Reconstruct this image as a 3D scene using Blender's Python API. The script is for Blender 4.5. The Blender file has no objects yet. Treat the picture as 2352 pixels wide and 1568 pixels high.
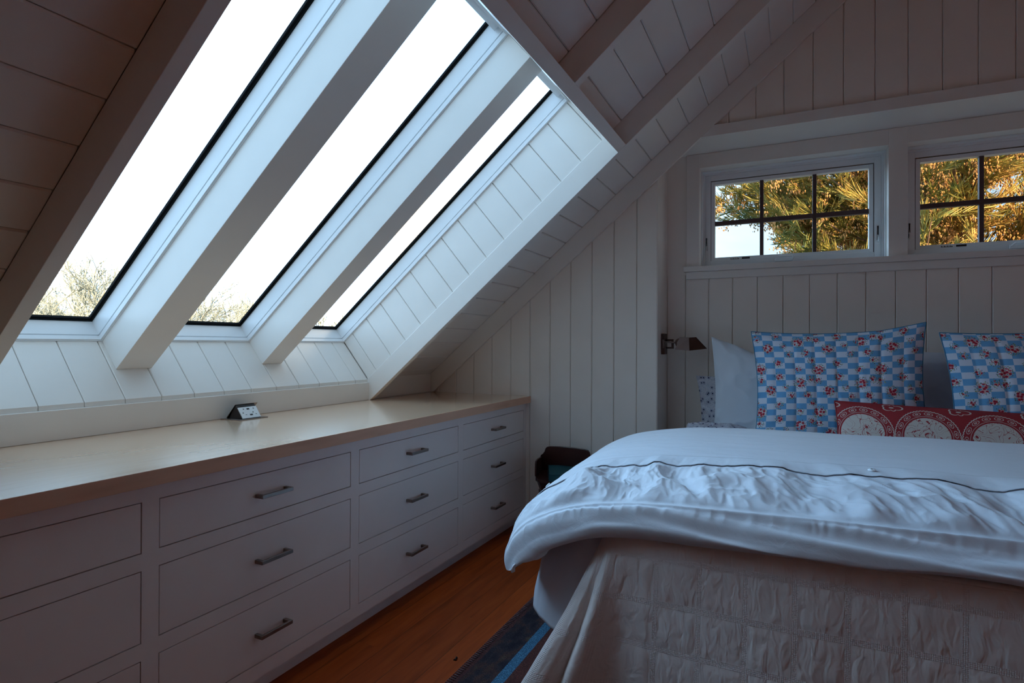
import bpy, math, random
from mathutils import Vector, Matrix, noise
random.seed(7)
sin, cos, pi, radians = math.sin, math.cos, math.pi, math.radians
col = bpy.context.scene.collection
scene = bpy.context.scene

# ------------------------------------------------------------------ materials
def new_mat(name):
    m = bpy.data.materials.new(name); m.use_nodes = True
    nt = m.node_tree; nt.nodes.clear()
    out = nt.nodes.new('ShaderNodeOutputMaterial')
    return m, nt, out
def N(nt, t, **kw):
    n = nt.nodes.new(t)
    for k, v in kw.items():
        if k.startswith('i_'):
            key = k[2:]
            key = int(key) if key.isdigit() else key.replace('_', ' ')
            n.inputs[key].default_value = v
        else: setattr(n, k, v)
    return n
def L(nt, a, b): nt.links.new(a, b)
def math_n(nt, op, a, b=None, c=None):
    n = nt.nodes.new('ShaderNodeMath'); n.operation = op
    for i, x in enumerate((a, b, c)):
        if x is None: continue
        if isinstance(x, (int, float)): n.inputs[i].default_value = x
        else: L(nt, x, n.inputs[i])
    return n.outputs[0]
def mixc(nt, f, a, b):
    n = nt.nodes.new('ShaderNodeMix'); n.data_type = 'RGBA'
    for sock, x in ((n.inputs[0], f), (n.inputs[6], a), (n.inputs[7], b)):
        if isinstance(x, (int, float)): sock.default_value = x
        elif isinstance(x, tuple): sock.default_value = (*x, 1) if len(x) == 3 else x
        else: L(nt, x, sock)
    return n.outputs[2]
def ramp(nt, f, stops):
    n = nt.nodes.new('ShaderNodeValToRGB')
    while len(n.color_ramp.elements) < len(stops): n.color_ramp.elements.new(.5)
    for e, (p, c) in zip(n.color_ramp.elements, stops):
        e.position = p; e.color = (*c, 1)
    L(nt, f, n.inputs[0]); return n.outputs[0]
def pbsdf(nt, out, **kw):
    p = nt.nodes.new('ShaderNodeBsdfPrincipled')
    for k, v in kw.items(): p.inputs[k].default_value = v
    L(nt, p.outputs[0], out.inputs[0]); return p

def plain(name, c, rough=.5, metal=0.0, noise_amt=.04, scale=6, bump=0.0, bscale=60, coat=0.0, sheen=0.0):
    m, nt, out = new_mat(name)
    p = pbsdf(nt, out, Roughness=rough, Metallic=metal)
    if coat: p.inputs['Coat Weight'].default_value = coat
    if sheen: p.inputs['Sheen Weight'].default_value = sheen
    tc = N(nt, 'ShaderNodeTexCoord')
    nz = N(nt, 'ShaderNodeTexNoise', i_Scale=scale, i_Detail=4.0)
    L(nt, tc.outputs['Object'], nz.inputs['Vector'])
    lo = tuple(max(0, x * (1 - noise_amt)) for x in c); hi = tuple(min(1, x * (1 + noise_amt)) for x in c)
    L(nt, mixc(nt, nz.outputs[0], lo, hi), p.inputs['Base Color'])
    if bump:
        nb = N(nt, 'ShaderNodeTexNoise', i_Scale=bscale, i_Detail=3.0)
        L(nt, tc.outputs['Object'], nb.inputs['Vector'])
        b = N(nt, 'ShaderNodeBump', i_Strength=bump, i_Distance=.002)
        L(nt, nb.outputs[0], b.inputs['Height']); L(nt, b.outputs[0], p.inputs['Normal'])
    return m

M = {}
M['paint'] = plain('white_satin_paint', (.83, .785, .735), .38, bump=.12, bscale=35)
M['paint_wall'] = plain('white_wall_paint', (.89, .815, .74), .5, bump=.12, bscale=30)
M['cabinet'] = plain('cabinet_paint', (.88, .80, .76), .42, bump=.1, bscale=30)
M['cream'] = plain('cream_wall', (.84, .70, .56), .6)
M['gap'] = plain('shadow_gap', (.045, .032, .030), .8)
M['frame_white'] = plain('window_frame_white', (.82, .83, .84), .35)
M['gasket'] = plain('black_rubber', (.010, .011, .012), .85)
M['gasket'].node_tree.nodes['Principled BSDF'].inputs['Specular IOR Level'].default_value = .12
M['nickel'] = plain('brushed_nickel', (.30, .25, .225), .40, 1.0)
M['bronze'] = plain('dark_bronze', (.12, .075, .065), .38, 1.0)
M['steel'] = plain('bronze_trim', (.30, .24, .21), .4, 1.0)
M['black'] = plain('black_plastic', (.012, .008, .01), .4)
M['outlet_white'] = plain('outlet_white', (.75, .78, .80), .35)
M['dark_wood'] = plain('dark_red_wood', (.040, .008, .006), .3, noise_amt=.35, scale=9, coat=.3)
M['teal'] = plain('teal_cloth', (.010, .085, .10), .6, bump=.3, bscale=400)
M['paper'] = plain('paper', (.55, .52, .44), .8)
M['bark'] = plain('hazed_bark', (.40, .41, .35), .9, noise_amt=.2)  # bark colour lightened to stand for haze over the distant trees
M['twig'] = plain('brown_bark', (.16, .09, .05), .9, noise_amt=.3)
M['muntin'] = plain('bronze_muntin', (.085, .05, .048), .5)
M['ground'] = plain('dry_ground', (.075, .068, .05), .95, noise_amt=.3, scale=.3)
M['shingle'] = plain('roof_shingle', (.12, .11, .10), .9, noise_amt=.3, scale=8)
M['siding'] = plain('weathered_siding', (.35, .32, .28), .85, noise_amt=.2, scale=5)

def wood_mat(name, c1, c2, c3, rough, axis='Y', plank=None, stretch=9, scale=5.0, coat=0.0, gapc=None):
    m, nt, out = new_mat(name)
    p = pbsdf(nt, out, Roughness=rough)
    if plank: p.inputs['Specular IOR Level'].default_value = .25
    if coat: p.inputs['Coat Weight'].default_value = coat; p.inputs['Coat Roughness'].default_value = .15
    tc = N(nt, 'ShaderNodeTexCoord')
    mp = N(nt, 'ShaderNodeMapping')
    mp.inputs['Scale'].default_value = (stretch, 1, stretch) if axis == 'Y' else (1, stretch, stretch)
    L(nt, tc.outputs['Object'], mp.inputs[0])
    sep = N(nt, 'ShaderNodeSeparateXYZ'); L(nt, tc.outputs['Object'], sep.inputs[0])
    vec = mp.outputs[0]
    if plank:
        w, ln = plank
        k = math_n(nt, 'FLOOR', math_n(nt, 'DIVIDE', sep.outputs[0], w))
        wn = N(nt, 'ShaderNodeTexWhiteNoise', noise_dimensions='1D'); L(nt, k, wn.inputs['W'])
        kk = math_n(nt, 'FLOOR', math_n(nt, 'DIVIDE', math_n(nt, 'ADD', sep.outputs[1], math_n(nt, 'MULTIPLY', wn.outputs[0], ln)), ln))
        cb = N(nt, 'ShaderNodeCombineXYZ'); L(nt, k, cb.inputs[0]); L(nt, kk, cb.inputs[1])
        wn2 = N(nt, 'ShaderNodeTexWhiteNoise', noise_dimensions='3D'); L(nt, cb.outputs[0], wn2.inputs['Vector'])
        add = N(nt, 'ShaderNodeVectorMath', operation='ADD')
        sc = N(nt, 'ShaderNodeVectorMath', operation='SCALE'); sc.inputs['Scale'].default_value = 13.0
        L(nt, wn2.outputs['Color'], sc.inputs[0]); L(nt, vec, add.inputs[0]); L(nt, sc.outputs[0], add.inputs[1])
        vec = add.outputs[0]
    nz = N(nt, 'ShaderNodeTexNoise', i_Scale=scale, i_Detail=6.0 if plank else 2.0, i_Roughness=.6, i_Distortion=.6 if plank else .1)
    L(nt, vec, nz.inputs['Vector'])
    c = ramp(nt, nz.outputs[0], [(.3, c1), (.5, c2), (.72, c3)])
    if plank:
        hsv = N(nt, 'ShaderNodeHueSaturation')
        L(nt, math_n(nt, 'ADD', .88, math_n(nt, 'MULTIPLY', wn2.outputs['Value'], .24)), hsv.inputs['Value'])
        L(nt, c, hsv.inputs['Color']); c = hsv.outputs[0]
        fr = math_n(nt, 'ABSOLUTE', math_n(nt, 'SUBTRACT', math_n(nt, 'FRACT', math_n(nt, 'DIVIDE', sep.outputs[0], w)), .5))
        g = math_n(nt, 'GREATER_THAN', fr, .5 - .0012 / w)
        c = mixc(nt, g, c, gapc or (.14, .035, .008))
    L(nt, c, p.inputs['Base Color'])
    b = N(nt, 'ShaderNodeBump', i_Strength=.15 if plank else .02, i_Distance=.001); L(nt, nz.outputs[0], b.inputs['Height'])
    L(nt, b.outputs[0], p.inputs['Normal'])
    return m
M['maple'] = wood_mat('maple_worktop', (.62, .38, .23), (.70, .45, .29), (.67, .42, .26), .24, 'Y', stretch=7, scale=2.2, plank=None, coat=.9)
M['edge_wood'] = wood_mat('maple_edge', (.66, .37, .24), (.76, .45, .30), (.71, .41, .27), .6, 'Y', stretch=7, scale=2.2)
M['floor'] = wood_mat('oak_floor', (.30, .050, .006), (.44, .075, .010), (.52, .10, .016), .48, 'Y', plank=(.125, 1.7), stretch=10, scale=3.0, coat=0)

def glass_mat():
    m, nt, out = new_mat('pane_glass')
    tr = N(nt, 'ShaderNodeBsdfTransparent'); tr.inputs[0].default_value = (.97, .985, .98, 1)
    gl = N(nt, 'ShaderNodeBsdfGlossy', i_Roughness=.02)
    lw = N(nt, 'ShaderNodeLayerWeight', i_Blend=.5)
    mx = N(nt, 'ShaderNodeMixShader')
    L(nt, math_n(nt, 'ADD', .02, math_n(nt, 'MULTIPLY', math_n(nt, 'POWER', lw.outputs['Facing'], 6.0), .5)), mx.inputs[0]); L(nt, tr.outputs[0], mx.inputs[1]); L(nt, gl.outputs[0], mx.inputs[2])
    L(nt, mx.outputs[0], out.inputs[0]); return m
M['glass'] = glass_mat()

def cloth(name, c, bump=.25, bscale=30, weave=0.0, rough=.85, fine=900):
    m, nt, out = new_mat(name)
    p = pbsdf(nt, out, Roughness=rough)
    p.inputs['Sheen Weight'].default_value = .15
    tc = N(nt, 'ShaderNodeTexCoord')
    nz = N(nt, 'ShaderNodeTexNoise', i_Scale=3.0, i_Detail=3.0); L(nt, tc.outputs['Object'], nz.inputs['Vector'])
    L(nt, mixc(nt, nz.outputs[0], tuple(x * .95 for x in c), tuple(min(1, x * 1.04) for x in c)), p.inputs['Base Color'])
    nb = N(nt, 'ShaderNodeTexNoise', i_Scale=bscale, i_Detail=5.0, i_Roughness=.55, i_Distortion=.5)
    L(nt, tc.outputs['Object'], nb.inputs['Vector'])
    b = N(nt, 'ShaderNodeBump', i_Strength=bump, i_Distance=.004); L(nt, nb.outputs[0], b.inputs['Height'])
    L(nt, b.outputs[0], p.inputs['Normal'])
    return m
M['duvet'] = cloth('pale_blue_cotton', (.69, .69, .73), .6, 22)
M['duvet_in'] = cloth('white_cotton_blue', (.70, .72, .77), .35, 22)
M['linen'] = cloth('white_linen', (.72, .77, .84), .25, 18)
M['sheet'] = cloth('white_blanket_cotton', (.68, .70, .76), .2, 12)
M['mattress'] = cloth('mattress_ticking', (.6, .6, .6), .1, 12)

def uv_sep(nt):
    uv = N(nt, 'ShaderNodeUVMap'); uv.uv_map = 'UVMap'
    s = N(nt, 'ShaderNodeSeparateXYZ'); L(nt, uv.outputs[0], s.inputs[0])
    return uv.outputs[0], s.outputs[0], s.outputs[1]

def plaid_rose():
    # uv in metres on the pillow face
    m, nt, out = new_mat('blue_check_rose_cotton'); p = pbsdf(nt, out, Roughness=.8)
    uv, u, v = uv_sep(nt)
    a = math_n(nt, 'FLOOR', math_n(nt, 'DIVIDE', u, .052)); b = math_n(nt, 'FLOOR', math_n(nt, 'DIVIDE', v, .0325))
    chk = math_n(nt, 'MODULO', math_n(nt, 'ABSOLUTE', math_n(nt, 'ADD', a, b)), 2.0)
    base = mixc(nt, chk, (.66, .70, .80), (.14, .38, .66))
    TW, TH = .300, .237
    su = math_n(nt, 'FRACT', math_n(nt, 'DIVIDE', u, TW)); sv = math_n(nt, 'FRACT', math_n(nt, 'DIVIDE', v, TH))
    nz = N(nt, 'ShaderNodeTexNoise', noise_dimensions='2D', i_Scale=110.0, i_Detail=2.0); L(nt, uv, nz.inputs['Vector'])
    wob = math_n(nt, 'MULTIPLY', math_n(nt, 'SUBTRACT', nz.outputs[0], .5), .018)
    fine = N(nt, 'ShaderNodeTexVoronoi', voronoi_dimensions='2D', i_Scale=62.0, i_Randomness=.8); L(nt, uv, fine.inputs['Vector'])
    fine2 = N(nt, 'ShaderNodeTexVoronoi', voronoi_dimensions='2D', i_Scale=150.0, i_Randomness=1.0); L(nt, uv, fine2.inputs['Vector'])
    fsep = N(nt, 'ShaderNodeSeparateColor'); L(nt, fine2.outputs['Color'], fsep.inputs[0])
    near = None
    for (px, py, r) in ((.08, .90, .026), (.41, .73, .017), (.40, .05, .015), (.25, .40, .024), (.07, .64, .014), (.75, .90, .013), (.77, .58, .025),
                        (.61, .27, .012), (.88, .30, .016), (.97, .12, .012), (.95, .68, .013), (.52, .48, .010)):
        dx = math_n(nt, 'ABSOLUTE', math_n(nt, 'SUBTRACT', su, px)); dx = math_n(nt, 'MULTIPLY', math_n(nt, 'MINIMUM', dx, math_n(nt, 'SUBTRACT', 1.0, dx)), TW)
        dy = math_n(nt, 'ABSOLUTE', math_n(nt, 'SUBTRACT', sv, py)); dy = math_n(nt, 'MULTIPLY', math_n(nt, 'MINIMUM', dy, math_n(nt, 'SUBTRACT', 1.0, dy)), TH)
        d = math_n(nt, 'SUBTRACT', math_n(nt, 'SQRT', math_n(nt, 'ADD', math_n(nt, 'MULTIPLY', dx, dx), math_n(nt, 'MULTIPLY', dy, dy))), r)
        near = d if near is None else math_n(nt, 'MINIMUM', near, d)
    d2 = math_n(nt, 'ADD', near, wob)
    leafc = ramp(nt, fsep.outputs[1], [(0, (.04, .10, .04)), (.35, (.10, .22, .10)), (.6, (.16, .20, .42)), (.8, (.50, .45, .12))])
    leaf_on = math_n(nt, 'MULTIPLY', math_n(nt, 'LESS_THAN', d2, .009), math_n(nt, 'LESS_THAN', fine2.outputs['Distance'], .34))
    base = mixc(nt, leaf_on, base, leafc)
    rosem = math_n(nt, 'MULTIPLY', math_n(nt, 'LESS_THAN', d2, -.001), math_n(nt, 'LESS_THAN', fine.outputs['Distance'], .55))
    rosec = ramp(nt, fine.outputs['Distance'], [(.0, (.10, .003, .010)), (.17, (.40, .010, .035)), (.33, (.52, .03, .06)), (.43, (.66, .30, .32)), (.55, (.72, .55, .45))])
    base = mixc(nt, rosem, base, rosec)
    L(nt, base, p.inputs['Base Color'])
    wv = math_n(nt, 'ABSOLUTE', math_n(nt, 'SUBTRACT', math_n(nt, 'FRACT', math_n(nt, 'DIVIDE', u, .104)), .5))
    st = math_n(nt, 'SMOOTH_MIN', wv, .47, .05)
    bp = N(nt, 'ShaderNodeBump', i_Strength=.5, i_Distance=.004, invert=True); L(nt, st, bp.inputs['Height'])
    L(nt, bp.outputs[0], p.inputs['Normal'])
    return m
M['plaid'] = plaid_rose()
M['piping'] = plain('blue_piping', (.06, .22, .36), .7)

def red_paisley():
    m, nt, out = new_mat('red_scallop_print'); p = pbsdf(nt, out, Roughness=.8)
    uv, u, v = uv_sep(nt)
    P = .26
    uu = math_n(nt, 'MULTIPLY', math_n(nt, 'SUBTRACT', math_n(nt, 'FRACT', math_n(nt, 'DIVIDE', u, P)), .5), P)
    vv = math_n(nt, 'SUBTRACT', v, .152)      # centre line below the visible strip, v measured down from the top hem
    r = math_n(nt, 'SQRT', math_n(nt, 'ADD', math_n(nt, 'MULTIPLY', uu, uu), math_n(nt, 'MULTIPLY', vv, vv)))
    ang = math_n(nt, 'ARCTAN2', vv, uu)
    wob = math_n(nt, 'MULTIPLY', math_n(nt, 'SINE', math_n(nt, 'MULTIPLY', ang, 60)), .0012)
    rw = math_n(nt, 'ADD', r, wob)
    def ring(x, c, w): return math_n(nt, 'LESS_THAN', math_n(nt, 'ABSOLUTE', math_n(nt, 'SUBTRACT', x, c)), w)
    def OR(a, b): return math_n(nt, 'MAXIMUM', a, b)
    m1 = OR(ring(rw, .1275, .0020), ring(r, .099, .0008))
    disc = math_n(nt, 'LESS_THAN', r, .091)
    # leaves along a vine between the rings
    lv = math_n(nt, 'FRACT', math_n(nt, 'MULTIPLY', ang, 15 / (2 * pi)))
    lx = math_n(nt, 'DIVIDE', math_n(nt, 'SUBTRACT', lv, .5), .36)
    ly = math_n(nt, 'DIVIDE', math_n(nt, 'SUBTRACT', r, .1125), .0085)
    le = math_n(nt, 'ADD', math_n(nt, 'MULTIPLY', lx, lx), math_n(nt, 'MULTIPLY', ly, ly))
    leafring = OR(ring(le, .88, .16), ring(le, .10, .07))
    # scribble inside the disc
    nz = N(nt, 'ShaderNodeTexNoise', noise_dimensions='2D', i_Scale=24.0, i_Detail=.5, i_Distortion=2.0); L(nt, uv, nz.inputs['Vector'])
    scr = ring(nz.outputs[0], .5, .022)
    # flower at the valleys between scallops, near the hem
    u2 = math_n(nt, 'MULTIPLY', math_n(nt, 'SUBTRACT', math_n(nt, 'FRACT', math_n(nt, 'ADD', math_n(nt, 'DIVIDE', u, P), .5)), .5), P)
    v2 = math_n(nt, 'SUBTRACT', v, .018)
    r2 = math_n(nt, 'SQRT', math_n(nt, 'ADD', math_n(nt, 'MULTIPLY', math_n(nt, 'MULTIPLY', u2, u2), .16), math_n(nt, 'MULTIPLY', v2, v2)))
    a2 = math_n(nt, 'ARCTAN2', v2, u2)
    pet = math_n(nt, 'ADD', .012, math_n(nt, 'MULTIPLY', math_n(nt, 'ABSOLUTE', math_n(nt, 'COSINE', math_n(nt, 'MULTIPLY', a2, 2.5))), .006))
    fl = OR(ring(math_n(nt, 'SUBTRACT', r2, pet), 0.0, .0014), math_n(nt, 'LESS_THAN', r2, .004))
    wht = OR(OR(m1, leafring), fl)
    base = mixc(nt, wht, (.34, .022, .028), (.66, .56, .50))
    inner = mixc(nt, scr, (.66, .58, .52), (.36, .03, .035))
    base = mixc(nt, disc, base, inner)
    L(nt, base, p.inputs['Base Color'])
    return m
M['red_print'] = red_paisley()

def navy_floral():
    m, nt, out = new_mat('white_navy_floral'); p = pbsdf(nt, out, Roughness=.85)
    uv, u, v = uv_sep(nt)
    vo = N(nt, 'ShaderNodeTexVoronoi', voronoi_dimensions='2D', i_Scale=26.0, i_Randomness=.9); L(nt, uv, vo.inputs['Vector'])
    v2 = N(nt, 'ShaderNodeTexVoronoi', voronoi_dimensions='2D', i_Scale=75.0, i_Randomness=1.0); L(nt, uv, v2.inputs['Vector'])
    a = math_n(nt, 'LESS_THAN', vo.outputs['Distance'], .13)
    ringm = math_n(nt, 'LESS_THAN', math_n(nt, 'ABSOLUTE', math_n(nt, 'SUBTRACT', vo.outputs['Distance'], .24)), .035)
    b = math_n(nt, 'LESS_THAN', v2.outputs['Distance'], .13)
    base = mixc(nt, b, (.60, .60, .66), (.22, .23, .33))
    base = mixc(nt, ringm, base, (.30, .32, .45))
    base = mixc(nt, a, base, (.03, .035, .10))
    L(nt, base, p.inputs['Base Color']); return m
M['navy'] = navy_floral()

def quilt_mat():
    # uv in metres along the cloth
    m, nt, out = new_mat('white_windowpane_quilt'); p = pbsdf(nt, out, Roughness=.9)
    p.inputs['Sheen Weight'].default_value = .2
    uv, u, v = uv_sep(nt)
    def band(x, per):
        return math_n(nt, 'ABSOLUTE', math_n(nt, 'SUBTRACT', math_n(nt, 'FRACT', math_n(nt, 'DIVIDE', x, per)), .5))
    bu = band(math_n(nt, 'SUBTRACT', u, .3175), .136); bv = band(v, .146)
    inu = math_n(nt, 'LESS_THAN', bu, .058); inv = math_n(nt, 'LESS_THAN', bv, .066)
    st_u = math_n(nt, 'SINE', math_n(nt, 'MULTIPLY', u, 2 * pi / .0050))
    st_v = math_n(nt, 'SINE', math_n(nt, 'MULTIPLY', v, 2 * pi / .0050))
    both = math_n(nt, 'MAXIMUM', inu, inv)
    waf = math_n(nt, 'MULTIPLY', both, math_n(nt, 'ADD', math_n(nt, 'MULTIPLY', st_u, .5), math_n(nt, 'MULTIPLY', st_v, .5)))
    mq = N(nt, 'ShaderNodeMapping'); mq.inputs['Scale'].default_value = (1, .42, 1); L(nt, uv, mq.inputs[0])
    nz = N(nt, 'ShaderNodeTexNoise', noise_dimensions='2D', i_Scale=34.0, i_Detail=2.5, i_Distortion=.35); L(nt, mq.outputs[0], nz.inputs['Vector'])
    nz2 = N(nt, 'ShaderNodeTexNoise', noise_dimensions='2D', i_Scale=11.0, i_Detail=2.0); L(nt, uv, nz2.inputs['Vector'])
    puff = math_n(nt, 'MULTIPLY', math_n(nt, 'SUBTRACT', 1.0, both), math_n(nt, 'ADD', math_n(nt, 'MULTIPLY', nz.outputs[0], 2.7), -.25))
    h = math_n(nt, 'ADD', math_n(nt, 'MULTIPLY', waf, .24), puff)
    b = N(nt, 'ShaderNodeBump', i_Strength=.6, i_Distance=.0040); L(nt, h, b.inputs['Height'])
    L(nt, b.outputs[0], p.inputs['Normal'])
    L(nt, mixc(nt, nz2.outputs[0], (.74, .625, .575), (.82, .70, .655)), p.inputs['Base Color'])
    return m
M['quilt'] = quilt_mat()

def rug_mat():
    m, nt, out = new_mat('woven_wool_rug'); p = pbsdf(nt, out, Roughness=.95)
    tc = N(nt, 'ShaderNodeTexCoord'); s = N(nt, 'ShaderNodeSeparateXYZ'); L(nt, tc.outputs['Object'], s.inputs[0])
    x = s.outputs[0]      # metres in from the left edge
    mp = N(nt, 'ShaderNodeMapping'); mp.inputs['Scale'].default_value = (1, .45, 1); L(nt, tc.outputs['Object'], mp.inputs[0])
    n1 = N(nt, 'ShaderNodeTexNoise', i_Scale=26.0, i_Detail=5.0); L(nt, mp.outputs[0], n1.inputs['Vector'])
    n2 = N(nt, 'ShaderNodeTexNoise', i_Scale=420.0, i_Detail=2.0); L(nt, mp.outputs[0], n2.inputs['Vector'])
    navy = ramp(nt, n1.outputs[0], [(.35, (.013, .010, .022)), (.48, (.036, .028, .040)), (.58, (.075, .034, .032)), (.68, (.085, .075, .055))])
    edge = mixc(nt, n1.outputs[0], (.15, .045, .04), (.05, .022, .028))
    brown = mixc(nt, n1.outputs[0], (.16, .045, .035), (.06, .02, .02))
    t = math_n(nt, 'ADD', x, math_n(nt, 'MULTIPLY', math_n(nt, 'SUBTRACT', n1.outputs[0], .5), .03))
    c = mixc(nt, math_n(nt, 'LESS_THAN', t, .035), navy, edge)
    st = math_n(nt, 'LESS_THAN', math_n(nt, 'ABSOLUTE', math_n(nt, 'SUBTRACT', x, .168)), .021)
    c = mixc(nt, math_n(nt, 'GREATER_THAN', x, .185), c, brown)
    c = mixc(nt, math_n(nt, 'GREATER_THAN', t, .46), c, navy)
    c = mixc(nt, st, c, (.065, .21, .36))
    sp = ramp(nt, n2.outputs[0], [(.40, (.55, .5, .5)), (.55, (1, 1, 1)), (.68, (2.4, 2.2, 2.0))])
    mul = N(nt, 'ShaderNodeMix', data_type='RGBA', blend_type='MULTIPLY'); mul.inputs[0].default_value = 1
    L(nt, c, mul.inputs[6]); L(nt, sp, mul.inputs[7]); L(nt, mul.outputs[2], p.inputs['Base Color'])
    b = N(nt, 'ShaderNodeBump', i_Strength=.9, i_Distance=.004); L(nt, n2.outputs[0], b.inputs['Height'])
    L(nt, b.outputs[0], p.inputs['Normal']); return m
M['rug'] = rug_mat()
M['rug_stitch'] = plain('rug_edge_yarn', (.20, .12, .13), .95)

def foliage_mat(name, stops, rough=.7, scale=.9, trans=.25):
    m, nt, out = new_mat(name); p = N(nt, 'ShaderNodeBsdfPrincipled', i_Roughness=rough)
    tc = N(nt, 'ShaderNodeTexCoord')
    n1 = N(nt, 'ShaderNodeTexNoise', i_Scale=scale, i_Detail=3.0); L(nt, tc.outputs['Object'], n1.inputs['Vector'])
    n2 = N(nt, 'ShaderNodeTexNoise', i_Scale=14.0, i_Detail=3.0); L(nt, tc.outputs['Object'], n2.inputs['Vector'])
    f = math_n(nt, 'ADD', math_n(nt, 'MULTIPLY', n1.outputs[0], .45), math_n(nt, 'MULTIPLY', n2.outputs[0], .55))
    c = ramp(nt, f, stops); L(nt, c, p.inputs['Base Color'])
    tl = N(nt, 'ShaderNodeBsdfTranslucent'); L(nt, c, tl.inputs[0])
    mx = N(nt, 'ShaderNodeMixShader'); mx.inputs[0].default_value = trans
    L(nt, p.outputs[0], mx.inputs[1]); L(nt, tl.outputs[0], mx.inputs[2]); L(nt, mx.outputs[0], out.inputs[0]); return m
M['needles'] = foliage_mat('cedar_needles', [(.36, (.10, .14, .03)), (.5, (.34, .26, .05)), (.64, (.55, .28, .06))])
M['cones'] = foliage_mat('cedar_cones', [(.38, (.42, .17, .04)), (.55, (.60, .28, .08)), (.68, (.66, .36, .12))], trans=.1)

# ------------------------------------------------------------------ mesh helpers
class MB:
    def __init__(s): s.v = []; s.f = []; s.uv = None
    def add(s, vs, fs):
        o = len(s.v); s.v += [tuple(v) for v in vs]; s.f += [tuple(i + o for i in f) for f in fs]
    def box(s, a, b, c=0.0):
        x0, x1 = sorted((a[0], b[0])); y0, y1 = sorted((a[1], b[1])); z0, z1 = sorted((a[2], b[2]))
        s.add([(x0, y0, z0), (x1, y0, z0), (x1, y1, z0), (x0, y1, z0), (x0, y0, z1), (x1, y0, z1), (x1, y1, z1), (x0, y1, z1)],
              [(0, 3, 2, 1), (4, 5, 6, 7), (0, 1, 5, 4), (1, 2, 6, 5), (2, 3, 7, 6), (3, 0, 4, 7)])
    def prism(s, poly, f0, f1):
        """poly: 2-D points; f0/f1 map a 2-D point to 3-D (two ends)."""
        n = len(poly)
        s.add([f0(p) for p in poly] + [f1(p) for p in poly],
              [tuple(range(n - 1, -1, -1)), tuple(range(n, 2 * n))] + [(i, (i + 1) % n, n + (i + 1) % n, n + i) for i in range(n)])
    def tube(s, pts, r, seg=8, caps=True):
        pts = [Vector(p) for p in pts]; n = len(pts); rs = r if isinstance(r, (list, tuple)) else [r] * n
        up = Vector((0, 0, 1)); base = len(s.v); prev = None
        for i, p in enumerate(pts):
            t = (pts[min(i + 1, n - 1)] - pts[max(i - 1, 0)]).normalized()
            if prev is None:
                a = up if abs(t.dot(up)) < .9 else Vector((1, 0, 0)); u = t.cross(a).normalized()
            else: u = (prev - t * prev.dot(t)).normalized()
            prev = u; w = t.cross(u)
            for k in range(seg):
                an = 2 * pi * k / seg; s.v.append(tuple(p + (u * cos(an) + w * sin(an)) * rs[i]))
        for i in range(n - 1):
            for k in range(seg):
                a = base + i * seg + k; b = base + i * seg + (k + 1) % seg
                s.f.append((a, b, b + seg, a + seg))
        if caps:
            s.f.append(tuple(base + k for k in range(seg - 1, -1, -1))); s.f.append(tuple(base + (n - 1) * seg + k for k in range(seg)))
    def grid(s, nu, nv, fn, uvfn=None, flip=False):
        base = len(s.v)
        if uvfn and s.uv is None: s.uv = {}
        for j in range(nv + 1):
            for i in range(nu + 1):
                if uvfn: s.uv[len(s.v)] = uvfn(i / nu, j / nv)
                s.v.append(tuple(fn(i / nu, j / nv)))
        for j in range(nv):
            for i in range(nu):
                a = base + j * (nu + 1) + i; q = (a, a + 1, a + nu + 2, a + nu + 1)
                s.f.append(q[::-1] if flip else q)
    def build(s, name, mat, parent=None, smooth=False, bevel=0.0, weld=False):
        me = bpy.data.meshes.new(name)
        org = Vector(parent['_o']) if parent is not None and '_o' in parent else Vector((0, 0, 0))
        me.from_pydata([(v[0] - org.x, v[1] - org.y, v[2] - org.z) for v in s.v], [], s.f)
        if s.uv:
            ul = me.uv_layers.new(name='UVMap')
            for l in me.loops: ul.data[l.index].uv = s.uv.get(l.vertex_index, (0, 0))
        me.materials.append(M[mat] if isinstance(mat, str) else mat)
        if smooth: me.polygons.foreach_set('use_smooth', [True] * len(me.polygons))
        o = bpy.data.objects.new(name, me); col.objects.link(o)
        if parent is not None: o.parent = parent
        if bevel:
            b = o.modifiers.new('bevel', 'BEVEL'); b.width = bevel; b.segments = 2; b.limit_method = 'ANGLE'
        me.update(); return o
def tag(o, label, cat, group=None, kind=None):
    o['label'] = label; o['category'] = cat
    if group: o['group'] = group
    if kind: o['kind'] = kind
    return o
ORG = []
def thing(name, loc, label, cat, group=None, kind=None):
    o = bpy.data.objects.new(name, None); col.objects.link(o); o.location = loc
    o['_o'] = list(loc); ORG.append(o); o.empty_display_size = .05
    return tag(o, label, cat, group, kind)
def subpart(mb, name, mat, parent_mesh, top, **kw):
    """mesh child of a part; vertices relative to the same origin as its thing."""
    parent_mesh['_o'] = list(top['_o']); ORG.append(parent_mesh)
    return mb.build(name, mat, parent_mesh, **kw)

# ------------------------------------------------------------------ frame of the sloping roof
A40 = radians(40); c40, s40 = cos(A40), sin(A40)
def RP(al, off, Y): return (al * c40 - off * s40, Y, al * s40 + off * c40)
def RM(al, off, Y):
    p = RP(al, off, Y); return (2 * XR - p[0], p[1], p[2])
XR = 1.0                                   # ridge line
def al_at_x(x, off): return (x + off * s40) / c40
OB, OP, OF, OG = 2.221, 2.335, 2.638, 2.735   # rafter soffit, board face, skylight frame, glass
AL0, AL1, AL2 = -1.205, .812, .8665          # splayed sill, header lower face edge, header upper edge
YG, YB, YC = 3.637, 3.9486, 3.930            # gable boards, recess boards, window casing
CT = .8843                                   # worktop height

def board_profile(w, t, ch=.0045):
    return [(0.0, t), (0.0, ch), (ch, 0.0), (w - ch, 0.0), (w, ch), (w, t)]

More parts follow.
